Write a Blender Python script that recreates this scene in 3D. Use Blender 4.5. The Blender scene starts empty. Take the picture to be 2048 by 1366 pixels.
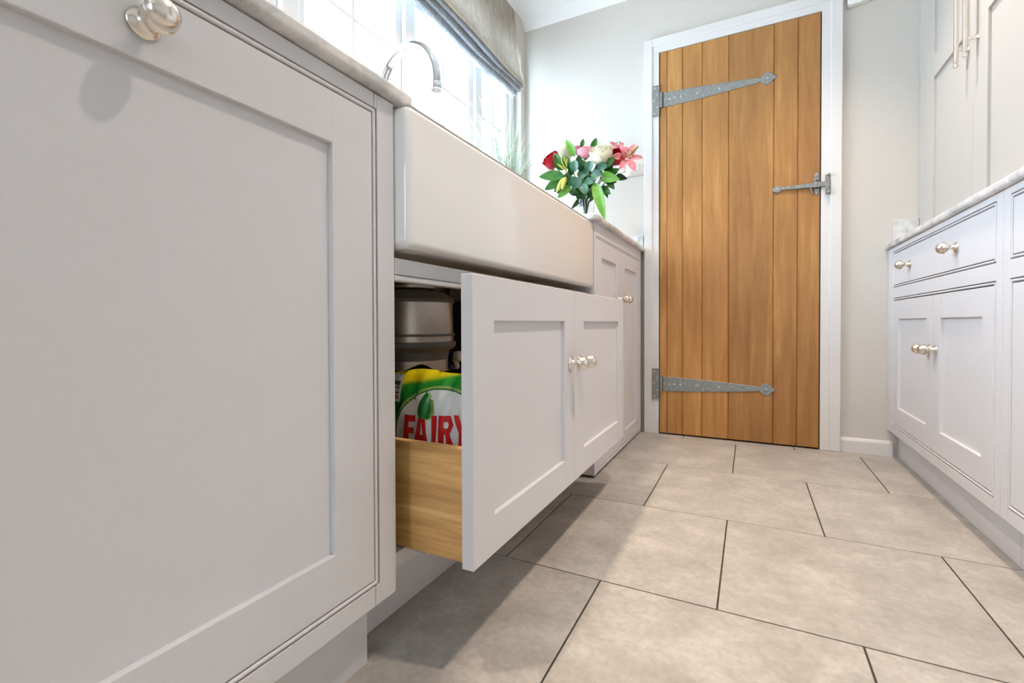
import bpy, bmesh, math, random
from mathutils import Vector, Matrix, noise

# ------------------------------------------------------------------ camera, world, exposure
scene = bpy.context.scene
COL = scene.collection
F_PX, YAW, PITCH, ROLL, SY, CAM_H = 935.84, 0.47027, -0.0135, -0.00298, -23.69, 0.5499

cam_d = bpy.data.cameras.new('camera')
cam = bpy.data.objects.new('camera', cam_d)
COL.objects.link(cam)
cam_d.sensor_width = 36.0
cam_d.lens = F_PX / 2048 * 36.0
cam_d.shift_y = SY / 2048
cam_d.clip_start = 0.02
cy, sy = math.cos(YAW), math.sin(YAW)
Fv, Rv, Uv = Vector((-sy, cy, 0)), Vector((cy, sy, 0)), Vector((0, 0, 1))
F2 = Fv * math.cos(PITCH) + Uv * math.sin(PITCH)
U2 = Uv * math.cos(PITCH) - Fv * math.sin(PITCH)
R3 = Rv * math.cos(ROLL) + U2 * math.sin(ROLL)
U3 = U2 * math.cos(ROLL) - Rv * math.sin(ROLL)
cam.matrix_world = Matrix(((R3.x, U3.x, -F2.x, 0), (R3.y, U3.y, -F2.y, 0), (R3.z, U3.z, -F2.z, CAM_H), (0, 0, 0, 1)))
scene.camera = cam

world = bpy.data.worlds.new('overcast_daylight')
scene.world = world
world.use_nodes = True
bg = world.node_tree.nodes['Background']
bg.inputs['Color'].default_value = (0.66, 0.83, 1.0, 1)
bg.inputs['Strength'].default_value = 13.0

scene.view_settings.view_transform = 'Standard'
scene.view_settings.look = 'None'
scene.view_settings.gamma = 1
scene.view_settings.use_curve_mapping = False
scene.view_settings.exposure = 0.42
LAMP_W = 54.0
LAMP_COL = (1.0, 0.81, 0.64)
LAMPS = [(-0.65, 1.50), (-0.65, 0.40), (-0.65, -1.20), (0.22, 1.76), (0.28, 0.75), (0.28, -1.40)]

try:
    scene.cycles.max_bounces = 10
    scene.cycles.diffuse_bounces = 6
    scene.cycles.transparent_max_bounces = 16
    scene.cycles.caustics_reflective = False
    scene.cycles.caustics_refractive = False
    scene.cycles.sample_clamp_indirect = 6.0
    scene.cycles.use_denoising = True
except Exception:
    pass

random.seed(7)

# ------------------------------------------------------------------ materials
def new_mat(name):
    m = bpy.data.materials.new(name)
    m.use_nodes = True
    nt = m.node_tree
    return m, nt, nt.nodes['Principled BSDF']

def nd(nt, t, **kw):
    n = nt.nodes.new(t)
    for k, v in kw.items():
        setattr(n, k, v)
    return n

def ramp(nt, stops):
    r = nd(nt, 'ShaderNodeValToRGB')
    el = r.color_ramp.elements
    while len(el) < len(stops):
        el.new(0.5)
    for e, (p, c) in zip(el, stops):
        e.position = p
        e.color = (*c, 1)
    return r

def coords(nt, scale=(1, 1, 1), kind='Object'):
    tc = nd(nt, 'ShaderNodeTexCoord')
    mp = nd(nt, 'ShaderNodeMapping')
    mp.inputs['Scale'].default_value = scale
    nt.links.new(tc.outputs[kind], mp.inputs['Vector'])
    return mp

def bump(nt, b, src, strength=0.1, dist=0.002):
    bp = nd(nt, 'ShaderNodeBump')
    bp.inputs['Strength'].default_value = strength
    bp.inputs['Distance'].default_value = dist
    nt.links.new(src, bp.inputs['Height'])
    nt.links.new(bp.outputs[0], b.inputs['Normal'])

def plain(name, col, rough=0.5, metal=0.0, var=0.06, scale=40, bump_s=0.05, spec=0.5, coat=0.0, trans=0.0, ior=1.45):
    m, nt, b = new_mat(name)
    mp = coords(nt)
    n = nd(nt, 'ShaderNodeTexNoise')
    n.inputs['Scale'].default_value = scale
    n.inputs['Detail'].default_value = 4
    nt.links.new(mp.outputs[0], n.inputs['Vector'])
    r = ramp(nt, [(0.25, tuple(c * (1 - var) for c in col)), (0.75, tuple(min(1, c * (1 + var)) for c in col))])
    nt.links.new(n.outputs['Fac'], r.inputs[0])
    nt.links.new(r.outputs[0], b.inputs['Base Color'])
    b.inputs['Roughness'].default_value = rough
    b.inputs['Metallic'].default_value = metal
    b.inputs['Specular IOR Level'].default_value = spec
    b.inputs['Coat Weight'].default_value = coat
    b.inputs['Transmission Weight'].default_value = trans
    b.inputs['IOR'].default_value = ior
    if bump_s:
        bump(nt, b, n.outputs['Fac'], bump_s, 0.0005)
    return m

M = {}
M['paint'] = plain('satin_grey_paint', (0.655, 0.652, 0.675), 0.42, var=0.012, scale=90, bump_s=0.03)
M['dimmed_dresser_paint'] = plain('dresser_dimmed_warm_grey', (0.50, 0.47, 0.435), 0.42, var=0.012, scale=90, bump_s=0.03)  # cabinet grey darkened and warmed in colour to offset the close downlight
M['wall'] = plain('wall_emulsion', (0.605, 0.57, 0.52), 0.7, var=0.012, scale=60, bump_s=0.05)
M['ceiling'] = plain('ceiling_white', (0.83, 0.83, 0.82), 0.8, var=0.01, scale=60)
M['trim'] = plain('white_trim_paint', (0.70, 0.685, 0.67), 0.4, var=0.012, scale=80)
M['upvc'] = plain('white_window_frame', (0.82, 0.84, 0.85), 0.35, var=0.01)
M['ceramic'] = plain('glazed_ceramic', (0.80, 0.80, 0.79), 0.12, var=0.01, scale=12, bump_s=0.0, coat=0.5)
M['nickel'] = plain('satin_nickel', (0.80, 0.76, 0.70), 0.22, 1.0, var=0.03, scale=120)
M['chrome'] = plain('chrome', (0.80, 0.85, 0.90), 0.06, 1.0, var=0.0, bump_s=0)
M['steel'] = plain('brushed_steel', (0.80, 0.75, 0.69), 0.32, 0.85, var=0.08, scale=200)
M['pewter'] = plain('pewter_iron', (0.30, 0.31, 0.30), 0.45, 0.85, var=0.25, scale=90, bump_s=0.5)
M['screw'] = plain('screw_steel', (0.55, 0.56, 0.55), 0.35, 1.0, var=0.1, scale=200)
M['grey_plastic'] = plain('dark_grey_plastic', (0.20, 0.205, 0.21), 0.4, var=0.05)
M['black_gap'] = plain('dark_carcass_and_gap', (0.07, 0.075, 0.085), 0.6, var=0.1)
M['grout'] = plain('dark_grout', (0.05, 0.042, 0.035), 0.9, var=0.15, scale=150, bump_s=0.3)
M['white_plastic'] = plain('white_plastic', (0.80, 0.80, 0.77), 0.4, var=0.01)
M['blue_plastic'] = plain('blue_plastic', (0.01, 0.03, 0.14), 0.3, var=0.05)
M['yellow_plastic'] = plain('yellow_plastic', (0.85, 0.62, 0.02), 0.35, var=0.03)
M['lamp_glow'], _nt, _b = new_mat('lamp_diffuser')
_b.inputs['Emission Color'].default_value = (*LAMP_COL, 1)
_b.inputs['Emission Strength'].default_value = 12

def make_wood(name, dark, mid, light, axis, grain=1.0, rough=0.42):
    m, nt, b = new_mat(name)
    info = nd(nt, 'ShaderNodeObjectInfo')
    tc = nd(nt, 'ShaderNodeTexCoord')
    add = nd(nt, 'ShaderNodeVectorMath', operation='ADD')
    mul = nd(nt, 'ShaderNodeVectorMath', operation='SCALE')
    mul.inputs[0].default_value = (13.1, 7.7, 5.3)
    nt.links.new(info.outputs['Random'], mul.inputs['Scale'])
    nt.links.new(tc.outputs['Object'], add.inputs[0])
    nt.links.new(mul.outputs[0], add.inputs[1])
    mp = nd(nt, 'ShaderNodeMapping')
    sc = {'x': (2.2, 26, 26), 'z': (26, 26, 2.0)}[axis]
    mp.inputs['Scale'].default_value = sc
    nt.links.new(add.outputs[0], mp.inputs['Vector'])
    n1 = nd(nt, 'ShaderNodeTexNoise')
    n1.inputs['Scale'].default_value = 1.0 * grain
    n1.inputs['Detail'].default_value = 8
    n1.inputs['Distortion'].default_value = 0.6
    nt.links.new(mp.outputs[0], n1.inputs['Vector'])
    mp2 = nd(nt, 'ShaderNodeMapping')
    mp2.inputs['Scale'].default_value = tuple(s * 6 for s in sc)
    nt.links.new(add.outputs[0], mp2.inputs['Vector'])
    n2 = nd(nt, 'ShaderNodeTexNoise')
    n2.inputs['Scale'].default_value = 1.0
    n2.inputs['Detail'].default_value = 3
    nt.links.new(mp2.outputs[0], n2.inputs['Vector'])
    n3 = nd(nt, 'ShaderNodeTexNoise')
    n3.inputs['Scale'].default_value = 2.6
    nt.links.new(add.outputs[0], n3.inputs['Vector'])
    mx = nd(nt, 'ShaderNodeMath', operation='MULTIPLY_ADD')
    nt.links.new(n2.outputs['Fac'], mx.inputs[0])
    mx.inputs[1].default_value = 0.35
    nt.links.new(n1.outputs['Fac'], mx.inputs[2])
    mx2 = nd(nt, 'ShaderNodeMath', operation='MULTIPLY_ADD')
    nt.links.new(n3.outputs['Fac'], mx2.inputs[0])
    mx2.inputs[1].default_value = 0.45
    nt.links.new(mx.outputs[0], mx2.inputs[2])
    r = ramp(nt, [(0.62, dark), (0.9, mid), (1.12, light)])
    sub = nd(nt, 'ShaderNodeMath', operation='MULTIPLY')
    sub.inputs[1].default_value = 0.9
    nt.links.new(mx2.outputs[0], sub.inputs[0])
    nt.links.new(sub.outputs[0], r.inputs[0])
    hsv = nd(nt, 'ShaderNodeHueSaturation')
    mr = nd(nt, 'ShaderNodeMapRange')
    mr.inputs['To Min'].default_value = 0.86
    mr.inputs['To Max'].default_value = 1.10
    nt.links.new(info.outputs['Random'], mr.inputs['Value'])
    nt.links.new(mr.outputs[0], hsv.inputs['Value'])
    nt.links.new(r.outputs[0], hsv.inputs['Color'])
    nt.links.new(hsv.outputs[0], b.inputs['Base Color'])
    b.inputs['Roughness'].default_value = rough
    bump(nt, b, mx.outputs[0], 0.12, 0.001)
    return m

M['oak_door'] = make_wood('oiled_oak_boards', (0.32, 0.140, 0.036), (0.43, 0.205, 0.056), (0.50, 0.255, 0.078), 'z', 1.0, 0.5)
M['oak_drawer'] = make_wood('oak_drawer_wood', (0.44, 0.215, 0.065), (0.76, 0.45, 0.165), (0.86, 0.56, 0.24), 'x', 1.3, 0.5)
M['oak_end'] = make_wood('oak_end_grain', (0.16, 0.075, 0.02), (0.30, 0.16, 0.055), (0.38, 0.22, 0.08), 'x', 4, 0.6)

def make_tile():
    m, nt, b = new_mat('stone_effect_tile')
    info = nd(nt, 'ShaderNodeObjectInfo')
    tc = nd(nt, 'ShaderNodeTexCoord')
    add = nd(nt, 'ShaderNodeVectorMath', operation='ADD')
    mul = nd(nt, 'ShaderNodeVectorMath', operation='SCALE')
    mul.inputs[0].default_value = (17.1, 9.7, 3.3)
    nt.links.new(info.outputs['Random'], mul.inputs['Scale'])
    nt.links.new(tc.outputs['Object'], add.inputs[0])
    nt.links.new(mul.outputs[0], add.inputs[1])
    n1 = nd(nt, 'ShaderNodeTexNoise')
    n1.inputs['Scale'].default_value = 9
    n1.inputs['Detail'].default_value = 10
    n1.inputs['Roughness'].default_value = 0.66
    n2 = nd(nt, 'ShaderNodeTexNoise')
    n2.inputs['Scale'].default_value = 75
    n2.inputs['Detail'].default_value = 6
    n2.inputs['Roughness'].default_value = 0.7
    for n in (n1, n2):
        nt.links.new(add.outputs[0], n.inputs['Vector'])
    mx = nd(nt, 'ShaderNodeMath', operation='MULTIPLY_ADD')
    nt.links.new(n2.outputs['Fac'], mx.inputs[0])
    mx.inputs[1].default_value = 0.6
    nt.links.new(n1.outputs['Fac'], mx.inputs[2])
    r = ramp(nt, [(0.48, (0.265, 0.244, 0.217)), (0.80, (0.37, 0.347, 0.313)), (1.08, (0.47, 0.446, 0.41))])
    nt.links.new(mx.outputs[0], r.inputs[0])
    nt.links.new(r.outputs[0], b.inputs['Base Color'])
    b.inputs['Roughness'].default_value = 0.5
    bump(nt, b, mx.outputs[0], 0.08, 0.001)
    return m
M['tile'] = make_tile()

def make_marble():
    m, nt, b = new_mat('veined_marble')
    mp = coords(nt, (1, 1, 1))
    n0 = nd(nt, 'ShaderNodeTexNoise')
    n0.inputs['Scale'].default_value = 5
    n0.inputs['Detail'].default_value = 6
    nt.links.new(mp.outputs[0], n0.inputs['Vector'])
    mix = nd(nt, 'ShaderNodeVectorMath', operation='MULTIPLY_ADD')
    mix.inputs[1].default_value = (0.5, 0.5, 0.5)
    nt.links.new(n0.outputs['Color'], mix.inputs[0])
    nt.links.new(mp.outputs[0], mix.inputs[2])
    n1 = nd(nt, 'ShaderNodeTexNoise')
    n1.inputs['Scale'].default_value = 9
    n1.inputs['Detail'].default_value = 8
    n1.inputs['Roughness'].default_value = 0.6
    nt.links.new(mix.outputs[0], n1.inputs['Vector'])
    r = ramp(nt, [(0.36, (0.40, 0.40, 0.40)), (0.48, (0.60, 0.60, 0.59)), (0.62, (0.74, 0.73, 0.72))])
    nt.links.new(n1.outputs['Fac'], r.inputs[0])
    nt.links.new(r.outputs[0], b.inputs['Base Color'])
    b.inputs['Roughness'].default_value = 0.18
    return m
M['marble'] = make_marble()

def make_fabric(name, stops, trl, sc):
    m, nt, b = new_mat(name)
    mp = coords(nt, sc)
    n1 = nd(nt, 'ShaderNodeTexNoise')
    n1.inputs['Scale'].default_value = 1.5
    n1.inputs['Detail'].default_value = 6
    n1.inputs['Distortion'].default_value = 1.2
    nt.links.new(mp.outputs[0], n1.inputs['Vector'])
    r = ramp(nt, stops)
    nt.links.new(n1.outputs['Fac'], r.inputs[0])
    nt.links.new(r.outputs[0], b.inputs['Base Color'])
    b.inputs['Roughness'].default_value = 0.85
    tr = nd(nt, 'ShaderNodeBsdfTranslucent')
    nt.links.new(r.outputs[0], tr.inputs['Color'])
    ms = nd(nt, 'ShaderNodeMixShader')
    ms.inputs[0].default_value = trl
    nt.links.new(b.outputs[0], ms.inputs[1])
    nt.links.new(tr.outputs[0], ms.inputs[2])
    nt.links.new(ms.outputs[0], nt.nodes['Material Output'].inputs['Surface'])
    bump(nt, b, n1.outputs['Fac'], 0.4, 0.002)
    return m
M['fabric'] = make_fabric('slub_blind_fabric', [(0.3, (0.62, 0.55, 0.47)), (0.52, (0.76, 0.69, 0.60)), (0.72, (0.88, 0.83, 0.76))], 0.25, (45, 45, 6))
M['lining'] = make_fabric('shaded_blind_fabric', [(0.3, (0.40, 0.42, 0.44)), (0.52, (0.56, 0.58, 0.60)), (0.72, (0.70, 0.72, 0.74))], 0.35, (90, 90, 14))  # grey copy of the blind fabric, shade of the folds put into its colour

def make_glass_pane():
    m, nt, b = new_mat('window_glass')
    t = nd(nt, 'ShaderNodeBsdfTransparent')
    g = nd(nt, 'ShaderNodeBsdfGlossy')
    g.inputs['Roughness'].default_value = 0.02
    n = nd(nt, 'ShaderNodeTexNoise')
    n.inputs['Scale'].default_value = 3
    bp = nd(nt, 'ShaderNodeBump')
    bp.inputs['Strength'].default_value = 0.02
    nt.links.new(n.outputs['Fac'], bp.inputs['Height'])
    nt.links.new(bp.outputs[0], g.inputs['Normal'])
    ms = nd(nt, 'ShaderNodeMixShader')
    ms.inputs[0].default_value = 0.05
    nt.links.new(t.outputs[0], ms.inputs[1])
    nt.links.new(g.outputs[0], ms.inputs[2])
    nt.links.new(ms.outputs[0], nt.nodes['Material Output'].inputs['Surface'])
    return m
M['pane'] = make_glass_pane()
M['vase_glass'] = plain('clear_vase_glass', (0.95, 0.97, 0.97), 0.02, var=0.0, bump_s=0, trans=1.0, ior=1.4)

def leafy(name, dark, light, rough=0.4, trl=0.2, scale=30):
    m, nt, b = new_mat(name)
    mp = coords(nt, (1, 1, 1))
    n = nd(nt, 'ShaderNodeTexNoise')
    n.inputs['Scale'].default_value = scale
    n.inputs['Detail'].default_value = 4
    nt.links.new(mp.outputs[0], n.inputs['Vector'])
    r = ramp(nt, [(0.3, dark), (0.7, light)])
    nt.links.new(n.outputs['Fac'], r.inputs[0])
    nt.links.new(r.outputs[0], b.inputs['Base Color'])
    b.inputs['Roughness'].default_value = rough
    tr = nd(nt, 'ShaderNodeBsdfTranslucent')
    nt.links.new(r.outputs[0], tr.inputs['Color'])
    ms = nd(nt, 'ShaderNodeMixShader')
    ms.inputs[0].default_value = trl
    nt.links.new(b.outputs[0], ms.inputs[1])
    nt.links.new(tr.outputs[0], ms.inputs[2])
    nt.links.new(ms.outputs[0], nt.nodes['Material Output'].inputs['Surface'])
    return m
M['leaf_mid'] = leafy('leaf_mid_green', (0.018, 0.095, 0.010), (0.045, 0.19, 0.02))
M['leaf_dark'] = leafy('leaf_dark_green', (0.007, 0.045, 0.010), (0.018, 0.09, 0.02))
M['leaf_light'] = leafy('leaf_light_green', (0.075, 0.24, 0.02), (0.15, 0.37, 0.045), trl=0.3)
M['leaf_euca'] = leafy('leaf_blue_green', (0.025, 0.10, 0.06), (0.07, 0.19, 0.125))
M['bud_green'] = leafy('bud_yellow_green', (0.38, 0.42, 0.06), (0.62, 0.55, 0.16))
M['bud_tan'] = leafy('bud_tan', (0.40, 0.26, 0.10), (0.62, 0.46, 0.24))
M['petal_red'] = leafy('petal_red', (0.30, 0.002, 0.010), (0.52, 0.006, 0.025), 0.5, 0.15)
M['petal_white'] = leafy('petal_cream', (0.72, 0.68, 0.50), (0.84, 0.82, 0.70), 0.5, 0.3)
M['petal_pink'] = leafy('petal_pink', (0.72, 0.26, 0.33), (0.86, 0.52, 0.55), 0.5, 0.3)
M['petal_lily'] = leafy('petal_lily_pink', (0.72, 0.17, 0.22), (0.85, 0.42, 0.45), 0.45, 0.3, 50)
M['petal_blush'] = leafy('petal_blush', (0.76, 0.60, 0.54), (0.85, 0.74, 0.68), 0.5, 0.3)
M['stamen'] = plain('rust_stamen', (0.20, 0.07, 0.02), 0.7)
M['blade'] = leafy('pale_grass', (0.10, 0.20, 0.12), (0.32, 0.42, 0.30), 0.5, 0.35)
M['plume'] = leafy('dry_plume', (0.62, 0.57, 0.48), (0.78, 0.74, 0.66), 0.7, 0.3)
M['pot'] = plain('white_glazed_pot', (0.78, 0.78, 0.76), 0.25, var=0.02)
M['stem'] = leafy('stem_green', (0.03, 0.11, 0.015), (0.07, 0.20, 0.03))

def make_bag():
    m, nt, b = new_mat('printed_pouch_film')
    tc = nd(nt, 'ShaderNodeTexCoord')
    sep = nd(nt, 'ShaderNodeSeparateXYZ')
    nt.links.new(tc.outputs['Object'], sep.inputs[0])
    wv = nd(nt, 'ShaderNodeTexNoise')
    wv.inputs['Scale'].default_value = 12
    nt.links.new(tc.outputs['Object'], wv.inputs['Vector'])
    # height of the printed yellow band, wavering across the pouch (print, object space)
    mxx = nd(nt, 'ShaderNodeMath', operation='MULTIPLY_ADD')
    nt.links.new(sep.outputs['X'], mxx.inputs[0])
    mxx.inputs[1].default_value = -0.17
    nt.links.new(sep.outputs['Z'], mxx.inputs[2])
    mxn = nd(nt, 'ShaderNodeMath', operation='MULTIPLY_ADD')
    nt.links.new(wv.outputs['Fac'], mxn.inputs[0])
    mxn.inputs[1].default_value = 0.012
    nt.links.new(mxx.outputs[0], mxn.inputs[2])
    mr = nd(nt, 'ShaderNodeMapRange')
    mr.inputs['From Min'].default_value = 0.14
    mr.inputs['From Max'].default_value = 0.29
    nt.links.new(mxn.outputs[0], mr.inputs['Value'])
    r = ramp(nt, [(0.0, (0.006, 0.10, 0.02)), (0.55, (0.01, 0.12, 0.025)), (0.74, (0.015, 0.24, 0.03)), (0.86, (0.03, 0.30, 0.03)), (0.92, (0.80, 0.62, 0.01)), (1.0, (0.86, 0.70, 0.01))])
    nt.links.new(mr.outputs[0], r.inputs[0])
    nt.links.new(r.outputs[0], b.inputs['Base Color'])
    b.inputs['Roughness'].default_value = 0.18
    cr = nd(nt, 'ShaderNodeTexNoise')
    cr.inputs['Scale'].default_value = 38
    cr.inputs['Distortion'].default_value = 1.5
    nt.links.new(tc.outputs['Object'], cr.inputs['Vector'])
    bump(nt, b, cr.outputs['Fac'], 0.5, 0.004)
    return m
M['bag'] = make_bag()
M['foil'] = plain('pouch_foil_lining', (0.45, 0.45, 0.40), 0.22, 1.0, var=0.3, scale=60, bump_s=0.6)
M['print_white'] = plain('print_white', (0.74, 0.76, 0.74), 0.25, var=0.02)
M['print_red'] = plain('print_red', (0.58, 0.012, 0.015), 0.25, var=0.05)
M['print_green'] = plain('print_green', (0.015, 0.17, 0.035), 0.25, var=0.15)
M['print_lime'] = plain('print_lime', (0.28, 0.42, 0.10), 0.25, var=0.1)
M['print_dark'] = plain('print_dark', (0.05, 0.06, 0.09), 0.4, var=0.1)
M['print_pinkish'] = plain('print_faded_red', (0.5, 0.16, 0.13), 0.4, var=0.2)

# ------------------------------------------------------------------ geometry helpers
def wloc(o):
    v = Vector((0, 0, 0))
    while o is not None:
        v = v + o.location
        o = o.parent
    return v

class MB:
    """collects shapes (world coordinates) into one bmesh"""
    def __init__(self):
        self.bm = bmesh.new()

    def box(self, x0, x1, y0, y1, z0, z1, bev=0.0, seg=2):
        t = bmesh.new()
        bmesh.ops.create_cube(t, size=1)
        for v in t.verts:
            v.co = Vector(((x0 + x1) / 2 + v.co.x * (x1 - x0), (y0 + y1) / 2 + v.co.y * (y1 - y0), (z0 + z1) / 2 + v.co.z * (z1 - z0)))
        if bev:
            bmesh.ops.bevel(t, geom=t.edges[:], offset=bev, segments=seg, affect='EDGES', profile=0.5)
        return self.merge(t)

    def merge(self, t):
        me = bpy.data.meshes.new('tmp')
        t.to_mesh(me)
        t.free()
        self.bm.from_mesh(me)
        bpy.data.meshes.remove(me)
        return self

    def lathe(self, prof, c, d=(0, 0, 1), seg=32, cap=True):
        """prof: list of (radius, height along d)"""
        d = Vector(d).normalized()
        a = d.orthogonal().normalized()
        b = d.cross(a)
        c = Vector(c)
        rings = []
        for r, h in prof:
            if r < 1e-6:
                rings.append([self.bm.verts.new(c + d * h)])
            else:
                rings.append([self.bm.verts.new(c + d * h + (a * math.cos(2 * math.pi * i / seg) + b * math.sin(2 * math.pi * i / seg)) * r) for i in range(seg)])
        for p, q in zip(rings, rings[1:]):
            for i in range(seg):
                j = (i + 1) % seg
                if len(p) == 1 and len(q) == 1:
                    continue
                if len(p) == 1:
                    self.bm.faces.new((p[0], q[j], q[i]))
                elif len(q) == 1:
                    self.bm.faces.new((p[i], p[j], q[0]))
                else:
                    self.bm.faces.new((p[i], p[j], q[j], q[i]))
        if cap:
            if len(rings[0]) > 1:
                self.bm.faces.new(rings[0][::-1])
            if len(rings[-1]) > 1:
                self.bm.faces.new(rings[-1])
        return self

    def tube(self, pts, rad, seg=10):
        pts = [Vector(p) for p in pts]
        rads = rad if isinstance(rad, (list, tuple)) else [rad] * len(pts)
        rings = []
        t0 = (pts[1] - pts[0]).normalized()
        n = t0.orthogonal().normalized()
        for i, p in enumerate(pts):
            t = (pts[min(i + 1, len(pts) - 1)] - pts[max(i - 1, 0)]).normalized()
            n = (n - t * n.dot(t)).normalized()
            b = t.cross(n)
            rings.append([self.bm.verts.new(p + (n * math.cos(2 * math.pi * k / seg) + b * math.sin(2 * math.pi * k / seg)) * rads[i]) for k in range(seg)])
        for p, q in zip(rings, rings[1:]):
            for k in range(seg):
                j = (k + 1) % seg
                self.bm.faces.new((p[k], p[j], q[j], q[k]))
        self.bm.faces.new(rings[0][::-1])
        self.bm.faces.new(rings[-1])
        return self

    def prism(self, poly, axis, a, b, bev=0.0, seg=2):
        """poly: 2D outline. axis 'y': (x,z) outline extruded y a->b; 'z': (x,y) outline; 'x': (y,z)"""
        t = bmesh.new()
        def pt(u, v, w):
            return {'y': (u, w, v), 'z': (u, v, w), 'x': (w, u, v)}[axis]
        vs = [t.verts.new(pt(u, v, a)) for u, v in poly]
        f = t.faces.new(vs)
        r = bmesh.ops.extrude_face_region(t, geom=[f])
        for g in r['geom']:
            if isinstance(g, bmesh.types.BMVert):
                i = {'y': 1, 'z': 2, 'x': 0}[axis]
                g.co[i] = b
        bmesh.ops.recalc_face_normals(t, faces=t.faces[:])
        if bev:
            es = [e for e in t.edges if len(e.link_faces) == 2 and e.calc_face_angle(0) > 0.9]
            bmesh.ops.bevel(t, geom=es, offset=bev, segments=seg, affect='EDGES', profile=0.5)
        return self.merge(t)

    def grid(self, fn, nu, nv, thick=0.0):
        """sheet from fn(u,v)->(x,y,z), u,v in 0..1; thick gives it a back"""
        P = [[self.bm.verts.new(fn(i / nu, j / nv)) for j in range(nv + 1)] for i in range(nu + 1)]
        fs = [self.bm.faces.new((P[i][j], P[i + 1][j], P[i + 1][j + 1], P[i][j + 1])) for i in range(nu) for j in range(nv)]
        if thick:
            bmesh.ops.solidify(self.bm, geom=fs, thickness=thick)
        return self

    def build(self, name, mat, parent=None, smooth=None, origin=None, recalc=True):
        bm = self.bm
        if recalc:
            bmesh.ops.recalc_face_normals(bm, faces=bm.faces[:])
        cs = [v.co for v in bm.verts]
        lo = Vector((min(c.x for c in cs), min(c.y for c in cs), min(c.z for c in cs)))
        hi = Vector((max(c.x for c in cs), max(c.y for c in cs), max(c.z for c in cs)))
        o0 = Vector(origin) if origin else Vector(((lo.x + hi.x) / 2, (lo.y + hi.y) / 2, lo.z))
        for v in bm.verts:
            v.co -= o0
        me = bpy.data.meshes.new(name)
        bm.to_mesh(me)
        bm.free()
        me.materials.append(M[mat])
        if smooth is not None:
            me.polygons.foreach_set('use_smooth', [True] * len(me.polygons))
            if smooth < 3.1:
                me.set_sharp_from_angle(angle=smooth)
        o = bpy.data.objects.new(name, me)
        COL.objects.link(o)
        if parent is not None:
            o.parent = parent
            o.location = o0 - wloc(parent)
        else:
            o.location = o0
        return o

def thing(name, loc, label, cat, group=None):
    o = bpy.data.objects.new(name, None)
    o.empty_display_size = 0.05
    COL.objects.link(o)
    o.location = loc
    return tag(o, label, cat, group)

def tag(o, label, cat, group=None):
    o['label'] = label
    o['category'] = cat
    if group:
        o['group'] = group
    return o

def struct(o, label=None, cat=None):
    o['kind'] = 'structure'
    if label:
        o['label'] = label
    if cat:
        o['category'] = cat
    return o

def sempty(name, loc, label, cat):
    o = bpy.data.objects.new(name, None)
    COL.objects.link(o)
    o.location = loc
    return struct(o, label, cat)

SM = math.radians(35)

# ------------------------------------------------------------------ the room
XW, YB, XRW, YR, ZC = -1.14, 2.415, 1.10, -2.40, 2.245       # left wall, back wall, right wall, rear wall, ceiling
WY0, WY1, WZ0, WZ1 = 0.38, 2.36, 0.985, 2.06                 # window opening

slab = struct(MB().box(XW - 0.2, XRW + 0.1, YR - 0.1, YB + 0.1, -0.12, -0.0022).build('floor', 'grout'),
              'square stone effect tiles in brick bond with dark joints', 'floor')
TD, TX0, TY0, GAP = 0.457, -0.0544, 0.9707, 0.0034
for k in range(-8, 4):
    y0, y1 = TY0 + k * TD, TY0 + (k + 1) * TD
    y0, y1 = max(y0, YR), min(y1, YB)
    if y1 - y0 < 0.02:
        continue
    off = 0 if k % 2 == 0 else TD / 2
    for i in range(-4, 5):
        x0, x1 = TX0 + off + (i - 1) * TD, TX0 + off + i * TD
        x0, x1 = max(x0, XW), min(x1, XRW)
        if x1 - x0 < 0.02:
            continue
        MB().box(x0 + GAP / 2, x1 - GAP / 2, y0 + GAP / 2, y1 - GAP / 2, -0.0022, 0.0, 0.0006, 1).build('floor_tile', 'tile', slab)

struct(MB().box(XW - 0.2, XRW + 0.1, YR - 0.1, YB + 0.1, ZC, ZC + 0.1).build('ceiling', 'ceiling'), 'flat white ceiling of the utility room', 'ceiling')
wl = MB()
wl.box(XW - 0.2, XW, YR - 0.1, WY0, 0, ZC)
wl.box(XW - 0.2, XW, WY1, YB, 0, ZC)
wl.box(XW - 0.2, XW, WY0, WY1, 0, WZ0)
wl.box(XW - 0.2, XW, WY0, WY1, WZ1, ZC)
struct(wl.build('wall_left', 'wall'), 'pale wall with the window above the sink', 'wall')
DX0, DX1, DZ = -0.4, 0.268, 1.874
wb = MB()
wb.box(XW - 0.2, DX0 - 0.035, YB, YB + 0.1, 0, ZC)
wb.box(DX1 + 0.035, XRW + 0.1, YB, YB + 0.1, 0, ZC)
wb.box(DX0 - 0.035, DX1 + 0.035, YB, YB + 0.1, DZ + 0.03, ZC)
struct(wb.build('wall_back', 'wall'), 'pale painted wall around the oak door', 'wall')
struct(MB().box(XRW, XRW + 0.1, YR - 0.1, YB, 0, ZC).build('wall_right', 'wall'), 'pale wall behind the dresser', 'wall')
wr = MB()  # rear wall out of view, its opening added to let in fill daylight
wr.box(XW, -0.30, YR - 0.1, YR, 0, ZC)
wr.box(0.10, XRW, YR - 0.1, YR, 0, ZC)
wr.box(-0.30, 0.10, YR - 0.1, YR, 1.9, ZC)
wr.box(-0.30, 0.10, YR - 0.1, YR, 0, 0.9)
struct(wr.build('wall_rear', 'wall'), 'pale wall behind the viewer with an added opening for daylight fill', 'wall')

# coving along the back and left walls
cv = [(0, 0), (0.045, 0), (0.03, -0.012), (0.014, -0.03), (0, -0.05)]
struct(MB().prism([(-YB + 0, 0)] and [(YB - u, ZC + v) for u, v in cv], 'x', XW, XRW).build('trim_1', 'ceiling'), 'white coving along the back wall', 'coving')

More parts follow.
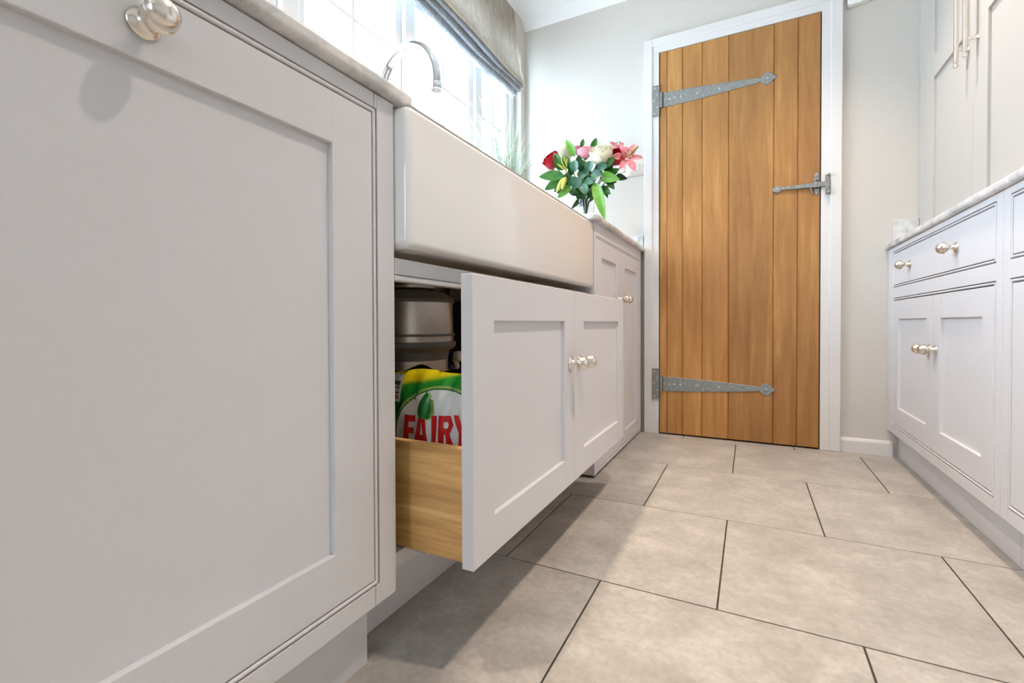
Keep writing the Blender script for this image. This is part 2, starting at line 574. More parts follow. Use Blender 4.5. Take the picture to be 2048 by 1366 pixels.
# window: frame, mullions, bars, panes
win = sempty('window_1', (XW - 0.09, (WY0 + WY1) / 2, WZ0), 'white casement window with thin glazing bars above the sink', 'window')
fx0, fx1 = XW - 0.10, XW - 0.04
MB().box(fx0, fx1, WY0, WY0 + 0.05, WZ0, WZ1, 0.004).build('frame_jamb', 'upvc', win)
MB().box(fx0, fx1, WY1 - 0.05, WY1, WZ0, WZ1, 0.004).build('frame_jamb', 'upvc', win)
MB().box(fx0 + 0.001, fx1 - 0.001, WY0 + 0.05, WY1 - 0.05, WZ1 - 0.05, WZ1, 0.002).build('frame_head', 'upvc', win)
MB().box(fx0 + 0.001, fx1 - 0.001, WY0 + 0.05, WY1 - 0.05, WZ0, WZ0 + 0.05, 0.002).build('frame_sill', 'upvc', win)
MULL = [0.92, 1.45, 1.965]
for y in MULL:
    MB().box(fx0, fx1 + 0.006, y - 0.03, y + 0.03, WZ0, WZ1, 0.006).build('mullion', 'upvc', win)
edges = [WY0 + 0.05] + [e for y in MULL for e in (y - 0.03, y + 0.03)] + [WY1 - 0.05]
for i in range(0, len(edges), 2):
    a, b = edges[i], edges[i + 1]
    cs = MB()
    sw = 0.032
    for bx_ in ((a, a + sw, WZ0 + 0.05, WZ1 - 0.05), (b - sw, b, WZ0 + 0.05, WZ1 - 0.05), (a + sw - 0.001, b - sw + 0.001, WZ0 + 0.051, WZ0 + 0.05 + sw), (a + sw - 0.001, b - sw + 0.001, WZ1 - 0.05 - sw, WZ1 - 0.051)):
        cs.box(fx0 + 0.012, fx1 - 0.014, bx_[0], bx_[1], bx_[2], bx_[3], 0.003)
    sash = cs.build('sash', 'upvc', win)
    MB().box(fx0 + 0.027, fx0 + 0.031, a + sw * 0.7, b - sw * 0.7, WZ0 + 0.07, WZ1 - 0.07).build('pane', 'pane', sash)
    mid = (a + b) / 2
    MB().box(fx0 + 0.02, fx0 + 0.038, mid - 0.007, mid + 0.007, WZ0 + 0.07, WZ1 - 0.07, 0.002, 1).build('glazing_bar', 'upvc', sash)
    for zz in (1.285, 1.585, 1.86):
        MB().box(fx0 + 0.0215, fx0 + 0.0365, a + sw * 0.6, b - sw * 0.6, zz - 0.007, zz + 0.007, 0.002, 1).build('glazing_bar', 'upvc', sash)

# oak door, its frame and baseboard
tr = MB()
tr.box(DX0 - 0.035, DX0 - 0.002, YB - 0.022, YB + 0.08, 0, DZ + 0.004, 0.002)
tr.box(DX1 + 0.002, DX1 + 0.035, YB - 0.022, YB + 0.08, 0, DZ + 0.004, 0.002)
tr.box(DX0 - 0.035, DX1 + 0.035, YB - 0.022, YB + 0.08, DZ + 0.003, DZ + 0.036, 0.002)
fr_in = tr.build('trim_2', 'trim')
struct(fr_in, 'white door lining around the plank door', 'door frame')
ar = MB()
ar.box(DX0 - 0.073, DX0 - 0.032, YB - 0.028, YB, 0, DZ + 0.075, 0.004, 3)
ar.box(DX1 + 0.034, DX1 + 0.076, YB - 0.028, YB, 0, DZ + 0.075, 0.004, 3)
ar.box(DX0 - 0.073, DX1 + 0.076, YB - 0.027, YB, DZ + 0.034, DZ + 0.076, 0.004, 3)
ar.build('architrave', 'trim', fr_in)
MB().box(DX0 - 0.03, DX1 + 0.03, YB + 0.05, YB + 0.08, 0, DZ + 0.02).build('door_stop', 'black_gap', fr_in)

door = sempty('door_1', ((DX0 + DX1) / 2, YB, 0), 'oak plank door with long pewter strap hinges and thumb latch', 'door')
px = [-0.3985, -0.2915, -0.2038, -0.0895, 0.0930, 0.1847, 0.2665]
YD = YB - 0.020
MB().box(-0.3985, 0.2665, YD + 0.012, YD + 0.035, 0.010, DZ).build('backing_ledge', 'oak_end', door)
edge_x = [-0.3985, -0.3640] + px[1:]
for a, b in zip(edge_x, edge_x[1:]):
    g = 0.0003
    MB().prism([(a + g, YD + 0.0035), (a + g + 0.0035, YD), (b - g - 0.0035, YD), (b - g, YD + 0.0035), (b - g, YD + 0.013), (a + g, YD + 0.013)], 'z', 0.008, DZ).build('plank', 'oak_door', door)

def strap_hinge(zc, flip):
    yf = YD
    s = 1 if not flip else 1
    top = [(-0.380, 0.036), (-0.25, 0.031), (-0.10, 0.0215), (0.030, 0.011), (0.040, 0.0095), (0.046, 0.017), (0.056, 0.026), (0.066, 0.028), (0.078, 0.024), (0.088, 0.012), (0.107, 0.0)]
    poly = [(x, zc + z) for x, z in top] + [(x, zc - z) for x, z in top[-2::-1]]
    h = MB().prism(poly, 'y', yf - 0.0035, yf, 0.0008, 1).build('strap_hinge', 'pewter', door)
    MB().lathe([(0.0, -0.037), (0.0075, -0.037), (0.0075, 0.037), (0.0, 0.037)], (-0.3905, yf - 0.0065, zc), seg=16).build('knuckle', 'pewter', h, SM)
    MB().box(-0.432, -0.3985, YB - 0.0316, YB - 0.0285, zc - 0.075, zc + 0.075, 0.0008, 1).build('hinge_plate', 'pewter', h)
    for x, dz in ((-0.352, 0), (-0.327, 0), (-0.300, 0), (-0.225, 0), (-0.130, 0), (0.066, 0)):
        MB().lathe([(0.0055, 0), (0.005, 0.0012), (0.003, 0.002), (0.0, 0.0022)], (x, yf - 0.0035, zc + dz), (0, -1, 0), 12).build('screw', 'screw', h, SM)
    for x, dz in ((-0.408, 0.03), (-0.408, -0.03), (-0.424, 0.0), (-0.420, 0.062), (-0.420, -0.062)):
        MB().lathe([(0.0045, 0), (0.004, 0.001), (0.002, 0.0016), (0.0, 0.0018)], (x, YB - 0.0316, zc + dz), (0, -1, 0), 12).build('screw', 'screw', h, SM)
strap_hinge(1.640, False)
strap_hinge(0.249, True)

# thumb latch
zl = 1.139
lt = MB().prism([(0.120, zl + 0.0065), (0.20, zl + 0.009), (0.262, zl + 0.0115), (0.300, zl + 0.0115), (0.300, zl - 0.0095), (0.262, zl - 0.0095), (0.20, zl - 0.008), (0.120, zl - 0.004)],
                'y', YD - 0.0115, YD - 0.0065, 0.0008, 1).build('latch', 'pewter', door)
lt['label'] = 'pewter thumb latch bar'
spade = [(0.119 - 0.013 + 0.0155 * math.cos(t), zl + 0.001 + 0.0155 * math.sin(t)) for t in [i * math.pi / 8 for i in range(16)]]
spade = [(x if x > 0.0925 else 0.0895, z) for x, z in spade]
MB().prism(spade, 'y', YD - 0.0065, YD - 0.0005, 0.001, 1).build('pivot_plate', 'pewter', lt)
MB().lathe([(0.005, 0), (0.004, 0.0015), (0, 0.002)], (0.106, YD - 0.0065, zl + 0.001), (0, -1, 0), 12).build('screw', 'screw', lt, SM)
kp = [(0.244, zl - 0.026), (0.246, zl - 0.032), (0.253, zl - 0.045), (0.260, zl - 0.032), (0.262, zl - 0.026), (0.2605, zl - 0.018), (0.2605, zl + 0.018), (0.263, zl + 0.028), (0.2595, zl + 0.036), (0.262, zl + 0.044), (0.253, zl + 0.058),
      (0.244, zl + 0.044), (0.2465, zl + 0.036), (0.243, zl + 0.028), (0.2455, zl + 0.018), (0.2455, zl - 0.018)]
MB().prism(kp, 'y', YD - 0.004, YD, 0.0006, 1).build('guide_plate', 'pewter', lt)
MB().box(0.2465, 0.2595, YD - 0.0165, YD - 0.004, zl - 0.016, zl - 0.0105, 0.001, 1).box(0.2465, 0.2595, YD - 0.0165, YD - 0.004, zl + 0.0125, zl + 0.018, 0.001, 1).box(0.2465, 0.2595, YD - 0.0165, YD - 0.013, zl - 0.016, zl + 0.018, 0.001, 1).build('guide_staple', 'pewter', lt)
for dz in (0.045, -0.034):
    MB().lathe([(0.004, 0), (0.003, 0.0012), (0, 0.0018)], (0.253, YD - 0.004, zl + dz), (0, -1, 0), 12).build('screw', 'screw', lt, SM)
MB().prism([(0.2290, zl - 0.009), (0.2345, zl - 0.009), (0.236, zl - 0.022), (0.239, zl - 0.033), (0.236, zl - 0.034), (0.232, zl - 0.024)], 'y', YD - 0.010, YD - 0.003, 0.0006, 1).build('thumb_lever', 'pewter', lt)
MB().box(0.283, 0.3005, YB - 0.0316, YB - 0.0285, zl - 0.045, zl + 0.040, 0.0008, 1).box(0.291, 0.2985, YB - 0.050, YB - 0.030, zl - 0.016, zl - 0.0105, 0.001, 1).box(0.2925, 0.2975, YB - 0.044, YB - 0.030, zl - 0.036, zl - 0.012, 0.001, 1).box(0.2935, 0.3, YB - 0.05, YB - 0.030, zl + 0.032, zl + 0.040, 0.001, 1).build('keeper', 'pewter', lt)
MB().lathe([(0, -0.008), (0.006, -0.006), (0.008, 0), (0.006, 0.006), (0, 0.008)], (0.2945, YB - 0.040, zl - 0.040), (1, 0, 0), 14).build('keeper_curl', 'pewter', lt, SM)

struct(MB().prism([(YB, 0), (YB - 0.014, 0), (YB - 0.014, 0.050), (YB - 0.010, 0.058), (YB - 0.004, 0.0615), (YB, 0.0615)], 'x', DX1 + 0.077, 0.523).build('baseboard_back', 'trim'), 'low white baseboard between door frame and cabinet', 'baseboard')

# ------------------------------------------------------------------ joinery helpers
KNOB = [(0.0, 0.0), (0.0148, 0.0), (0.0150, 0.0015), (0.0140, 0.0030), (0.0105, 0.0048), (0.0072, 0.0075), (0.0058, 0.0125), (0.0060, 0.0170), (0.0085, 0.0195),
        (0.0125, 0.0225), (0.0148, 0.0258), (0.0158, 0.0266), (0.0148, 0.0275), (0.0160, 0.0284), (0.0150, 0.0293), (0.0160, 0.0302), (0.0150, 0.0311), (0.0158, 0.0320), (0.0150, 0.0329), (0.0153, 0.0336), (0.0140, 0.0375), (0.0110, 0.0415), (0.0065, 0.0440), (0.0, 0.0450)]

def knob(parent, x, y, z, s, scale=1.0):
    return MB().lathe([(r * scale, h * scale) for r, h in KNOB], (x, y, z), (s, 0, 0), 32).build('knob', 'nickel', parent, math.radians(38))

def shaker(name, parent, xf, s, y0, y1, z0, z1, fw=0.075, th=0.021, rec=0.0085, mid=None, fwt=None, fwb=None, mat='paint'):
    """framed panel door; xf face plane, s = +1 when it faces +x"""
    fwt, fwb = fwt or fw, fwb or fw
    xb = xf - s * th
    X0, X1 = min(xf, xb), max(xf, xb)
    m = MB()
    B = 0.0012
    m.box(X0, X1, y0, y0 + fw, z0, z1, B)
    m.box(X0, X1, y1 - fw, y1, z0, z1, B)
    m.box(X0, X1, y0 + fw - B, y1 - fw + B, z0, z0 + fwb, B)
    m.box(X0, X1, y0 + fw - B, y1 - fw + B, z1 - fwt, z1, B)
    if mid:
        m.box(X0, X1, y0 + fw - B, y1 - fw + B, mid[0], mid[1], B)
    d = m.build(name, mat, parent)
    pa, pb = xf - s * rec, xf - s * (rec + 0.006)
    rails = [(z0 + fwb, z1 - fwt)] if not mid else [(z0 + fwb, mid[0]), (mid[1], z1 - fwt)]
    for za, zb in rails:
        MB().box(min(pa, pb), max(pa, pb), y0 + fw - 0.004, y1 - fw + 0.004, za - 0.004, zb + 0.004).build('panel', mat, d)
    return d

def bead(parent, xf, s, y0, y1, z0, z1, w=0.0056, sides='lrtb', proud=0.0006, g=0.0022):
    """rounded bead lining an opening whose edges are y0..y1, z0..z1 (bead lies inside)"""
    xa, xb = xf + s * proud, xf - s * 0.012
    X0, X1 = min(xa, xb), max(xa, xb)
    r = 0.0024
    if 'l' in sides:
        MB().box(X0, X1, y0 + g, y0 + g + w, z0 + g, z1 - g, r, 3).build('bead', 'paint', parent)
    if 'r' in sides:
        MB().box(X0, X1, y1 - g - w, y1 - g, z0 + g, z1 - g, r, 3).build('bead', 'paint', parent)
    if 't' in sides:
        MB().box(X0, X1, y0 + g, y1 - g, z1 - g - w, z1 - g, r, 3).build('bead', 'paint', parent)
    if 'b' in sides:
        MB().box(X0, X1, y0 + g, y1 - g, z0 + g, z0 + g + w, r, 3).build('bead', 'paint', parent)

# ------------------------------------------------------------------ foreground cabinet (left)
XL = -0.516
c1 = thing('cabinet', (-0.8, 0.24, 0), 'tall grey panelled cabinet door nearest the viewer, left of the sink', 'cabinet')
YO0, YO1, ZO0, ZO1 = -0.070, 0.5545, 0.1425, 0.8826
MB().box(XL - 0.024, XL, 0.5555, 0.5935, 0.111, 0.905, 0.0012).build('stile', 'paint', c1)
MB().box(XL - 0.024, XL, -0.112, YO0, 0.111, 0.905, 0.0012).build('stile', 'paint', c1)
MB().box(XL - 0.024, XL, YO0 + 0.001, 0.5493, ZO1, 0.905, 0.0012).box(XL - 0.024, XL - 0.0002, 0.5503, 0.5556, ZO1 + 0.0, 0.905, 0.0006, 1).build('top_rail', 'paint', c1)
MB().box(XL - 0.024, XL, YO0 + 0.001, 0.5462, 0.111, ZO0, 0.0012).box(XL - 0.024, XL - 0.0002, 0.5474, 0.5556, 0.111, ZO0, 0.0006, 1).build('bottom_rail', 'paint', c1)
bead(c1, XL, 1, YO0, YO1, ZO0, ZO1)
d1 = shaker('door', c1, XL - 0.0005, 1, -0.0600, 0.5444, 0.1524, 0.8726, fw=0.0760, fwt=0.0716, fwb=0.0731)
knob(d1, XL - 0.0005, 0.2425, 0.8365, 1)
MB().box(-1.10, XL - 0.024, -0.112, -0.094, 0.0, 0.905).box(-1.10, XL - 0.024, 0.5755, 0.5935, 0.111, 0.905).box(-1.10, XL - 0.03, -0.094, 0.5755, 0.111, 0.129).box(-1.10, -1.09, -0.094, 0.5755, 0.129, 0.905).build('carcass', 'paint', c1)
MB().box(-0.569, -0.551, -0.112, 0.5632, 0.0, 0.1105, 0.001).box(-1.05, -0.569, 0.545, 0.5632, 0.0, 0.1105).build('plinth', 'paint', c1)

# ------------------------------------------------------------------ sink cabinet with the open drawer
c2 = thing('cabinet', (-0.8, 1.095, 0), 'grey sink cabinet with its wide bottom drawer pulled open', 'cabinet')
SY0, SY1 = 0.5945, 1.5975
MB().box(XL - 0.022, XL, SY0, SY1, 0.6305, 0.6575, 0.0012).build('top_rail', 'paint', c2)
MB().box(XL - 0.016, XL + 0.0005, SY0, SY1 - 0.038, 0.6195, 0.6298, 0.003, 3).build('bead', 'paint', c2)
MB().box(XL - 0.022, XL, 1.5595, SY1, 0.111, 0.6303, 0.0012).build('stile', 'paint', c2)
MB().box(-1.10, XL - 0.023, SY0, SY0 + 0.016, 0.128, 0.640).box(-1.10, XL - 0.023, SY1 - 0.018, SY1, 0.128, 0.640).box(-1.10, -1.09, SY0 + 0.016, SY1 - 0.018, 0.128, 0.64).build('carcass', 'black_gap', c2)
MB().box(-1.10, -0.542, SY0 + 0.016, SY1 - 0.018, 0.128, 0.1545, 0.001).build('bottom_board', 'paint', c2)
MB().box(-0.620, -0.602, 0.5945, 1.5975, 0.0, 0.1278, 0.001).build('plinth', 'paint', c2)
# drawer: the painted front carries the oak box
XS = -0.381
dm = MB()
DY0, DYM, DY1, DZ0, DZ1 = 0.6155, 1.0856, 1.5800, 0.1635, 0.6275
fwd = 0.0685
B = 0.0012
for (a, b) in ((DY0, DY0 + fwd), (1.0200, DYM - 0.0006), (DYM + 0.0006, 1.1585), (1.5140, DY1)):
    dm.box(XS - 0.0215, XS, a, b, DZ0, DZ1, B)
for (a, b) in ((DY0 + fwd, 1.0200), (1.1585, 1.5140)):
    dm.box(XS - 0.0215, XS, a - B, b + B, DZ0, 0.2290, B)
    dm.box(XS - 0.0215, XS, a - B, b + B, 0.5540, DZ1, B)
drw = dm.build('drawer', 'paint', c2)
drw['label'] = 'pulled out double fronted drawer with oak box'
for (a, b) in ((DY0 + fwd, 1.0200), (1.1585, 1.5140)):
    MB().box(XS - 0.0150, XS - 0.0085, a - 0.004, b + 0.004, 0.225, 0.558).build('panel', 'paint', drw)
MB().box(XS - 0.0215, XS - 0.004, DYM - 0.002, DYM + 0.002, DZ0 + 0.001, DZ1 - 0.001).build('centre_groove', 'paint', drw)
knob(drw, XS, 1.0545, 0.4555, 1)
knob(drw, XS, 1.1180, 0.4555, 1)
OX1, OX0 = XS - 0.0217, -0.985
MB().box(OX0, OX1, 0.6380, 0.6520, 0.1600, 0.3465, 0.0008, 1).build('drawer_side', 'oak_drawer', drw)
MB().box(OX0, OX1, 1.5435, 1.5575, 0.1600, 0.3465, 0.0008, 1).build('drawer_side', 'oak_drawer', drw)
MB().box(OX0, OX0 + 0.014, 0.6525, 1.5430, 0.1600, 0.3465, 0.0008, 1).build('drawer_back', 'oak_drawer', drw)
MB().box(OX1 - 0.016, OX1, 0.6525, 1.5430, 0.1600, 0.3465, 0.0008, 1).build('drawer_box_front', 'oak_drawer', drw)
MB().box(OX0 + 0.014, OX1 - 0.016, 0.6525, 1.5430, 0.1680, 0.1760).build('drawer_base', 'oak_drawer', drw)
for zt in (0.170, 0.208, 0.246, 0.284, 0.322):
    MB().prism([(OX1 - 0.0130, zt + 0.002), (OX1 - 0.0130, zt + 0.013), (OX1 - 0.0008, zt + 0.0105), (OX1 - 0.0008, zt + 0.0045)], 'y', 0.63775, 0.6384).build('dovetail', 'oak_end', drw)
MB().box(-1.0, -0.50, 0.6560, 0.6640, 0.1462, 0.1590, 0.001).box(-1.0, -0.44, 0.6540, 0.6700, 0.1592, 0.1600).build('drawer_runner', 'steel', drw)

# ------------------------------------------------------------------ far cabinet (left, by the door)
XF = -0.488
c3 = thing('cabinet', (-0.8, 2.0, 0), 'narrow two door grey cabinet between the sink and the oak door', 'cabinet')
FY0, FY1 = 1.6, 2.386
MB().box(XF - 0.022, XF, FY0, FY0 + 0.026, 0.009, 0.907, 0.0012).build('stile', 'paint', c3)
MB().box(XF - 0.022, XF, 2.3575, FY1, 0.009, 0.907, 0.0012).build('stile', 'paint', c3)
MB().box(XF - 0.022, XF, FY0 + 0.026, 2.3575, 0.862, 0.907, 0.0012).build('top_rail', 'paint', c3)
MB().box(XF - 0.022, XF - 0.001, FY0 + 0.026, 2.3575, 0.009, 0.022, 0.001).build('plinth', 'paint', c3)
bead(c3, XF, 1, FY0 + 0.026, 2.3575, 0.0215, 0.862, sides='t')
FD = 0.001
da = shaker('door', c3, XF - 0.0005, 1, FY0 + 0.0275, 1.9808, 0.024, 0.853, fw=0.070, fwt=0.063, fwb=0.055)
db = shaker('door', c3, XF - 0.0005, 1, 1.9828, 2.3560, 0.024, 0.853, fw=0.070, fwt=0.063, fwb=0.055)
knob(da, XF - 0.0005, 1.952, 0.650, 1)
knob(db, XF - 0.0005, 2.013, 0.650, 1)
MB().box(-1.10, XF - 0.022, FY0, FY0 + 0.018, 0.009, 0.907).box(-1.10, XF - 0.022, FY1 - 0.018, FY1, 0.009, 0.907).box(-1.10, -1.09, FY0 + 0.018, FY1 - 0.018, 0.009, 0.907).build('carcass', 'paint', c3)
MB().box(-1.05, XF - 0.008, FY0 + 0.01, FY1 - 0.01, 0.0, 0.009).build('shadow_gap_strip', 'black_gap', c3)  # dark strip standing in for the shadow gap under the cabinet

# ------------------------------------------------------------------ left worktop, splash upstand
def arc(cx, cyy, r, a0, a1, n=6):
    return [(cx + r * math.cos(a0 + (a1 - a0) * i / n), cyy + r * math.sin(a0 + (a1 - a0) * i / n)) for i in range(n + 1)]
out = [(-1.138, -0.118), (-0.499, -0.118)] + arc(-0.524, 0.611, 0.025, 0, math.pi / 2) + [(-0.945, 0.636), (-0.945, 1.556)] + arc(-0.488, 1.576, 0.020, -math.pi / 2, 0) + [(-0.468, 2.386), (-0.468, 2.413), (-1.138, 2.413)]
wt = MB().prism(out, 'z', 0.9075, 0.9275, 0.006, 4).build('marble_worktop', 'marble', None, SM)
tag(wt, 'grey veined marble worktop around the butler sink, under the window', 'worktop')
up = MB().box(-1.138, -0.4775, YB - 0.020, YB - 0.0005, 0.9278, 0.990, 0.002).build('marble_upstand', 'marble')
tag(up, 'low marble upstand on the back wall behind the flower vase', 'upstand')
up2 = MB().box(-1.1395, -1.12, -0.118, YB - 0.021, 0.9278, 0.983, 0.002).build('marble_upstand', 'marble')
tag(up2, 'long marble upstand below the window behind the tap', 'upstand')

# ------------------------------------------------------------------ butler sink
def make_sink():
    t = bmesh.new()
    bmesh.ops.create_cube(t, size=1)
    x0, x1, y0, y1, z0, z1 = -0.950, -0.488, 0.5958, 1.5955, 0.672, 0.9045
    for v in t.verts:
        v.co = Vector(((x0 + x1) / 2 + v.co.x * (x1 - x0), (y0 + y1) / 2 + v.co.y * (y1 - y0), (z0 + z1) / 2 + v.co.z * (z1 - z0)))
    top = [f for f in t.faces if f.normal.z > 0.9]
    r = bmesh.ops.inset_region(t, faces=top, thickness=0.024)
    r = bmesh.ops.extrude_face_region(t, geom=top)
    vs = [g for g in r['geom'] if isinstance(g, bmesh.types.BMVert)]
    bmesh.ops.translate(t, verts=vs, vec=(0, 0, -0.195))
    bmesh.ops.delete(t, geom=top, context='FACES') if top and top[0].is_valid else None
    es = [e for e in t.edges if len(e.link_faces) == 2 and e.calc_face_angle(0) > 0.5]
    bmesh.ops.bevel(t, geom=es, offset=0.0135, segments=6, affect='EDGES', profile=0.5)
    m = MB()
    m.merge(t)
    return m.build('butler_sink', 'ceramic', None, math.radians(30))
snk = tag(make_sink(), 'wide white ceramic butler sink above the open drawer', 'sink')

# ------------------------------------------------------------------ tap
tp = thing('tap', (-1.0, 1.1, 0.9275), 'chrome swan neck tap behind the sink by the window', 'tap')
MB().lathe([(0.027, 0), (0.027, 0.006), (0.022, 0.012), (0.018, 0.02), (0.0175, 0.16), (0.021, 0.165), (0.021, 0.20), (0.016, 0.212), (0.0125, 0.22)], (-1.0, 1.1, 0.9275), seg=28).build('body', 'chrome', tp, SM)
path = [(-1.0, 1.1, 1.13), (-1.0, 1.1, 1.25)] + [(-0.9 - 0.1 * math.cos(t), 1.1, 1.25 + 0.113 * math.sin(t)) for t in [math.pi * i / 20 for i in range(1, 20)]] + [(-0.8, 1.1, 1.25), (-0.7995, 1.1, 1.238)]
MB().tube(path, 0.0142, 20).build('spout', 'chrome', tp, SM)
MB().lathe([(0.0145, 0), (0.0165, 0.002), (0.0165, 0.020), (0.0150, 0.023)], (-0.7995, 1.1, 1.214), seg=22).build('aerator', 'chrome', tp, SM)
MB().tube([(-0.995, 1.12, 1.11), (-0.985, 1.175, 1.115), (-0.975, 1.19, 1.135), (-0.965, 1.20, 1.225)], [0.011, 0.010, 0.0075, 0.0065], 14).build('lever', 'chrome', tp, SM)

# ------------------------------------------------------------------ waste disposer under the sink
DCX, DCY = -0.742, 0.905
wd = thing('waste_disposer', (DCX, DCY, 0.30), 'steel and grey waste disposal unit hanging under the sink', 'waste disposer')
R_ = 0.108
MB().lathe([(0.030, 0.631), (R_ * 0.55, 0.630), (R_ * 0.80, 0.624), (R_ * 0.95, 0.614), (R_ * 1.02, 0.606), (R_ * 1.02, 0.600), (R_ * 0.98, 0.599)], (DCX, DCY, 0), seg=40).build('top_cover', 'grey_plastic', wd, SM)
MB().lathe([(R_ * 0.98, 0.599), (R_ * 0.99, 0.54), (R_ * 0.99, 0.526)], (DCX, DCY, 0), seg=48, cap=False).build('upper_drum', 'steel', wd, SM)
MB().lathe([(R_ * 1.0, 0.5262), (R_ * 1.03, 0.525), (R_ * 1.03, 0.521), (R_ * 1.0, 0.520)], (DCX, DCY, 0), seg=48, cap=False).build('clamp_band', 'grey_plastic', wd, SM)
MB().lathe([(R_ * 1.0, 0.520), (R_ * 1.0, 0.508)], (DCX, DCY, 0), seg=48, cap=False).build('middle_drum', 'steel', wd, SM)
MB().lathe([(R_ * 1.0, 0.508), (R_ * 1.05, 0.507), (R_ * 1.05, 0.497), (R_ * 1.0, 0.490), (R_ * 0.90, 0.484), (R_ * 0.88, 0.470), (R_ * 0.87, 0.464)], (DCX, DCY, 0), seg=48, cap=False).build('waist_collar', 'grey_plastic', wd, SM)
MB().lathe([(R_ * 0.87, 0.464), (R_ * 0.87, 0.33), (R_ * 0.80, 0.305), (0.0, 0.300)], (DCX, DCY, 0), seg=48, cap=False).build('lower_drum', 'steel', wd, SM)
MB().lathe([(0.060, 0.631), (0.066, 0.634), (0.066, 0.640), (0.055, 0.641), (0.066, 0.643), (0.066, 0.650), (0.058, 0.652), (0.058, 0.659), (0.064, 0.661), (0.064, 0.6715), (0.03, 0.6718)], (DCX, DCY, 0), seg=40).build('mounting_ring', 'steel', wd, SM)
for a in (-2.2, -1.4, -0.4):
    MB().lathe([(0.006, -0.02), (0.006, 0.012), (0.004, 0.014)], (DCX + 0.07 * math.cos(a), DCY + 0.07 * math.sin(a), 0.652), (math.cos(a + 1.57), math.sin(a + 1.57), 0), 10).build('lock_lug', 'steel', wd, SM)

# drain pipe and bottles at the back of the cupboard
pp = MB().tube([(-0.66, 1.20, 0.671), (-0.66, 1.20, 0.45), (-0.69, 1.22, 0.41), (-0.78, 1.24, 0.41)], 0.021, 16).build('drain_pipe', 'grey_plastic', None, SM)
tag(pp, 'dark plastic drain pipe behind the waste disposer', 'pipe')
SBX, SBY = -0.745, 1.047
bt = thing('spray_bottle', (SBX, SBY, 0.176), 'blue spray bottle with yellow label and white nozzle in the drawer', 'bottle')
MB().lathe([(0.034, 0.176), (0.037, 0.182), (0.037, 0.425), (0.030, 0.438), (0.015, 0.444), (0.0135, 0.448)], (SBX, SBY, 0), seg=24).build('body', 'blue_plastic', bt, SM)
MB().lathe([(0.0376, 0.385), (0.0376, 0.424)], (SBX, SBY, 0), seg=24, cap=False).build('label_wrap', 'yellow_plastic', bt, SM)
MB().lathe([(0.016, 0.446), (0.016, 0.456), (0.012, 0.458)], (SBX, SBY, 0), seg=20).build('cap', 'blue_plastic', bt, SM)
MB().box(SBX - 0.014, SBX + 0.046, SBY - 0.012, SBY + 0.012, 0.456, 0.474, 0.007, 3).build('spray_head', 'blue_plastic', bt, SM)
MB().lathe([(0.0, 0.0), (0.011, 0.002), (0.0145, 0.010), (0.0135, 0.019), (0.008, 0.024), (0.0, 0.025)], (SBX + 0.040, SBY, 0.463), (1, 0, 0), 18).build('nozzle', 'white_plastic', bt, SM)
MB().tube([(SBX + 0.040, SBY, 0.456), (SBX + 0.048, SBY, 0.435), (SBX + 0.036, SBY, 0.405)], [0.008, 0.007, 0.005], 10).build('trigger', 'white_plastic', bt, SM)

# ------------------------------------------------------------------ tablet pouch in the drawer
BX0, BX1, BZ0, BZ1 = -0.660, -0.432, 0.1765, 0.4600
def bag_y(x, z, side=-1):
    u = (x - BX0) / (BX1 - BX0)
    v = (z - BZ0) / (BZ1 - BZ0)
    u, v = min(max(u, 0), 1), min(max(v, 0), 1)
    d = 0.036 * (max(0.0, 1 - abs(2 * u - 1) ** 3.5) ** 0.7) * (max(0.0, 1 - v ** 7) ** 0.8)
    w = 0.0022 * math.sin(34 * u + 7 * v) * (v ** 2) + 0.0012 * math.sin(60 * u - 21 * v)
    return 0.722 + side * (d + 0.001) + w
def bag_top(x):
    u = (x - BX0) / (BX1 - BX0)
    return BZ1 - 0.004 * math.sin(u * 9 + 0.6) + 0.006 * u - 0.003
bag = thing('tablet_pouch', ((BX0 + BX1) / 2, 0.722, BZ0), 'green and white printed dishwasher tablet pouch standing in the open drawer', 'pouch')
def bag_pt(side):
    def fn(u, v):
        x = BX0 + u * (BX1 - BX0)
        z = BZ0 + v * (bag_top(x) - BZ0)
        return (x, bag_y(x, BZ0 + v * (BZ1 - BZ0), side), z)
    return fn
mb = MB()
mb.grid(bag_pt(-1), 40, 46)
mb.build('pouch_body', 'bag', bag, math.radians(60), origin=((BX0 + BX1) / 2, 0.722, BZ0))
def foil(u, v):
    x = BX0 + u * (BX1 - BX0)
    z = BZ0 + v * (bag_top(x) + 0.0035 + 0.0045 * math.sin(u * 17 + 1.0) - BZ0)
    return (x, bag_y(x, BZ0 + v * (BZ1 - BZ0), 1) + 0.004 * v * math.sin(u * 17), z)
MB().grid(foil, 40, 30).build('foil_back', 'foil', bag, math.radians(60))
def on_bag(x, z, lift):
    x = min(max(x, BX0 + 0.004), BX1 - 0.004)
    return (x, bag_y(x, z) - lift, z)
def patches(name, mat, quads, lift, n=8):
    """flat print on the film: each quad (4 corners) laid on the pouch surface"""
    m = MB()
    for (p0, p1, p2, p3) in quads:
        def fn(u, v):
            x = (p0[0] * (1 - u) + p1[0] * u) * (1 - v) + (p3[0] * (1 - u) + p2[0] * u) * v
            z = (p0[1] * (1 - u) + p1[1] * u) * (1 - v) + (p3[1] * (1 - u) + p2[1] * u) * v
            return on_bag(x, z, lift)
        m.grid(fn, n, n)
    return m.build(name, mat, bag, math.radians(60))
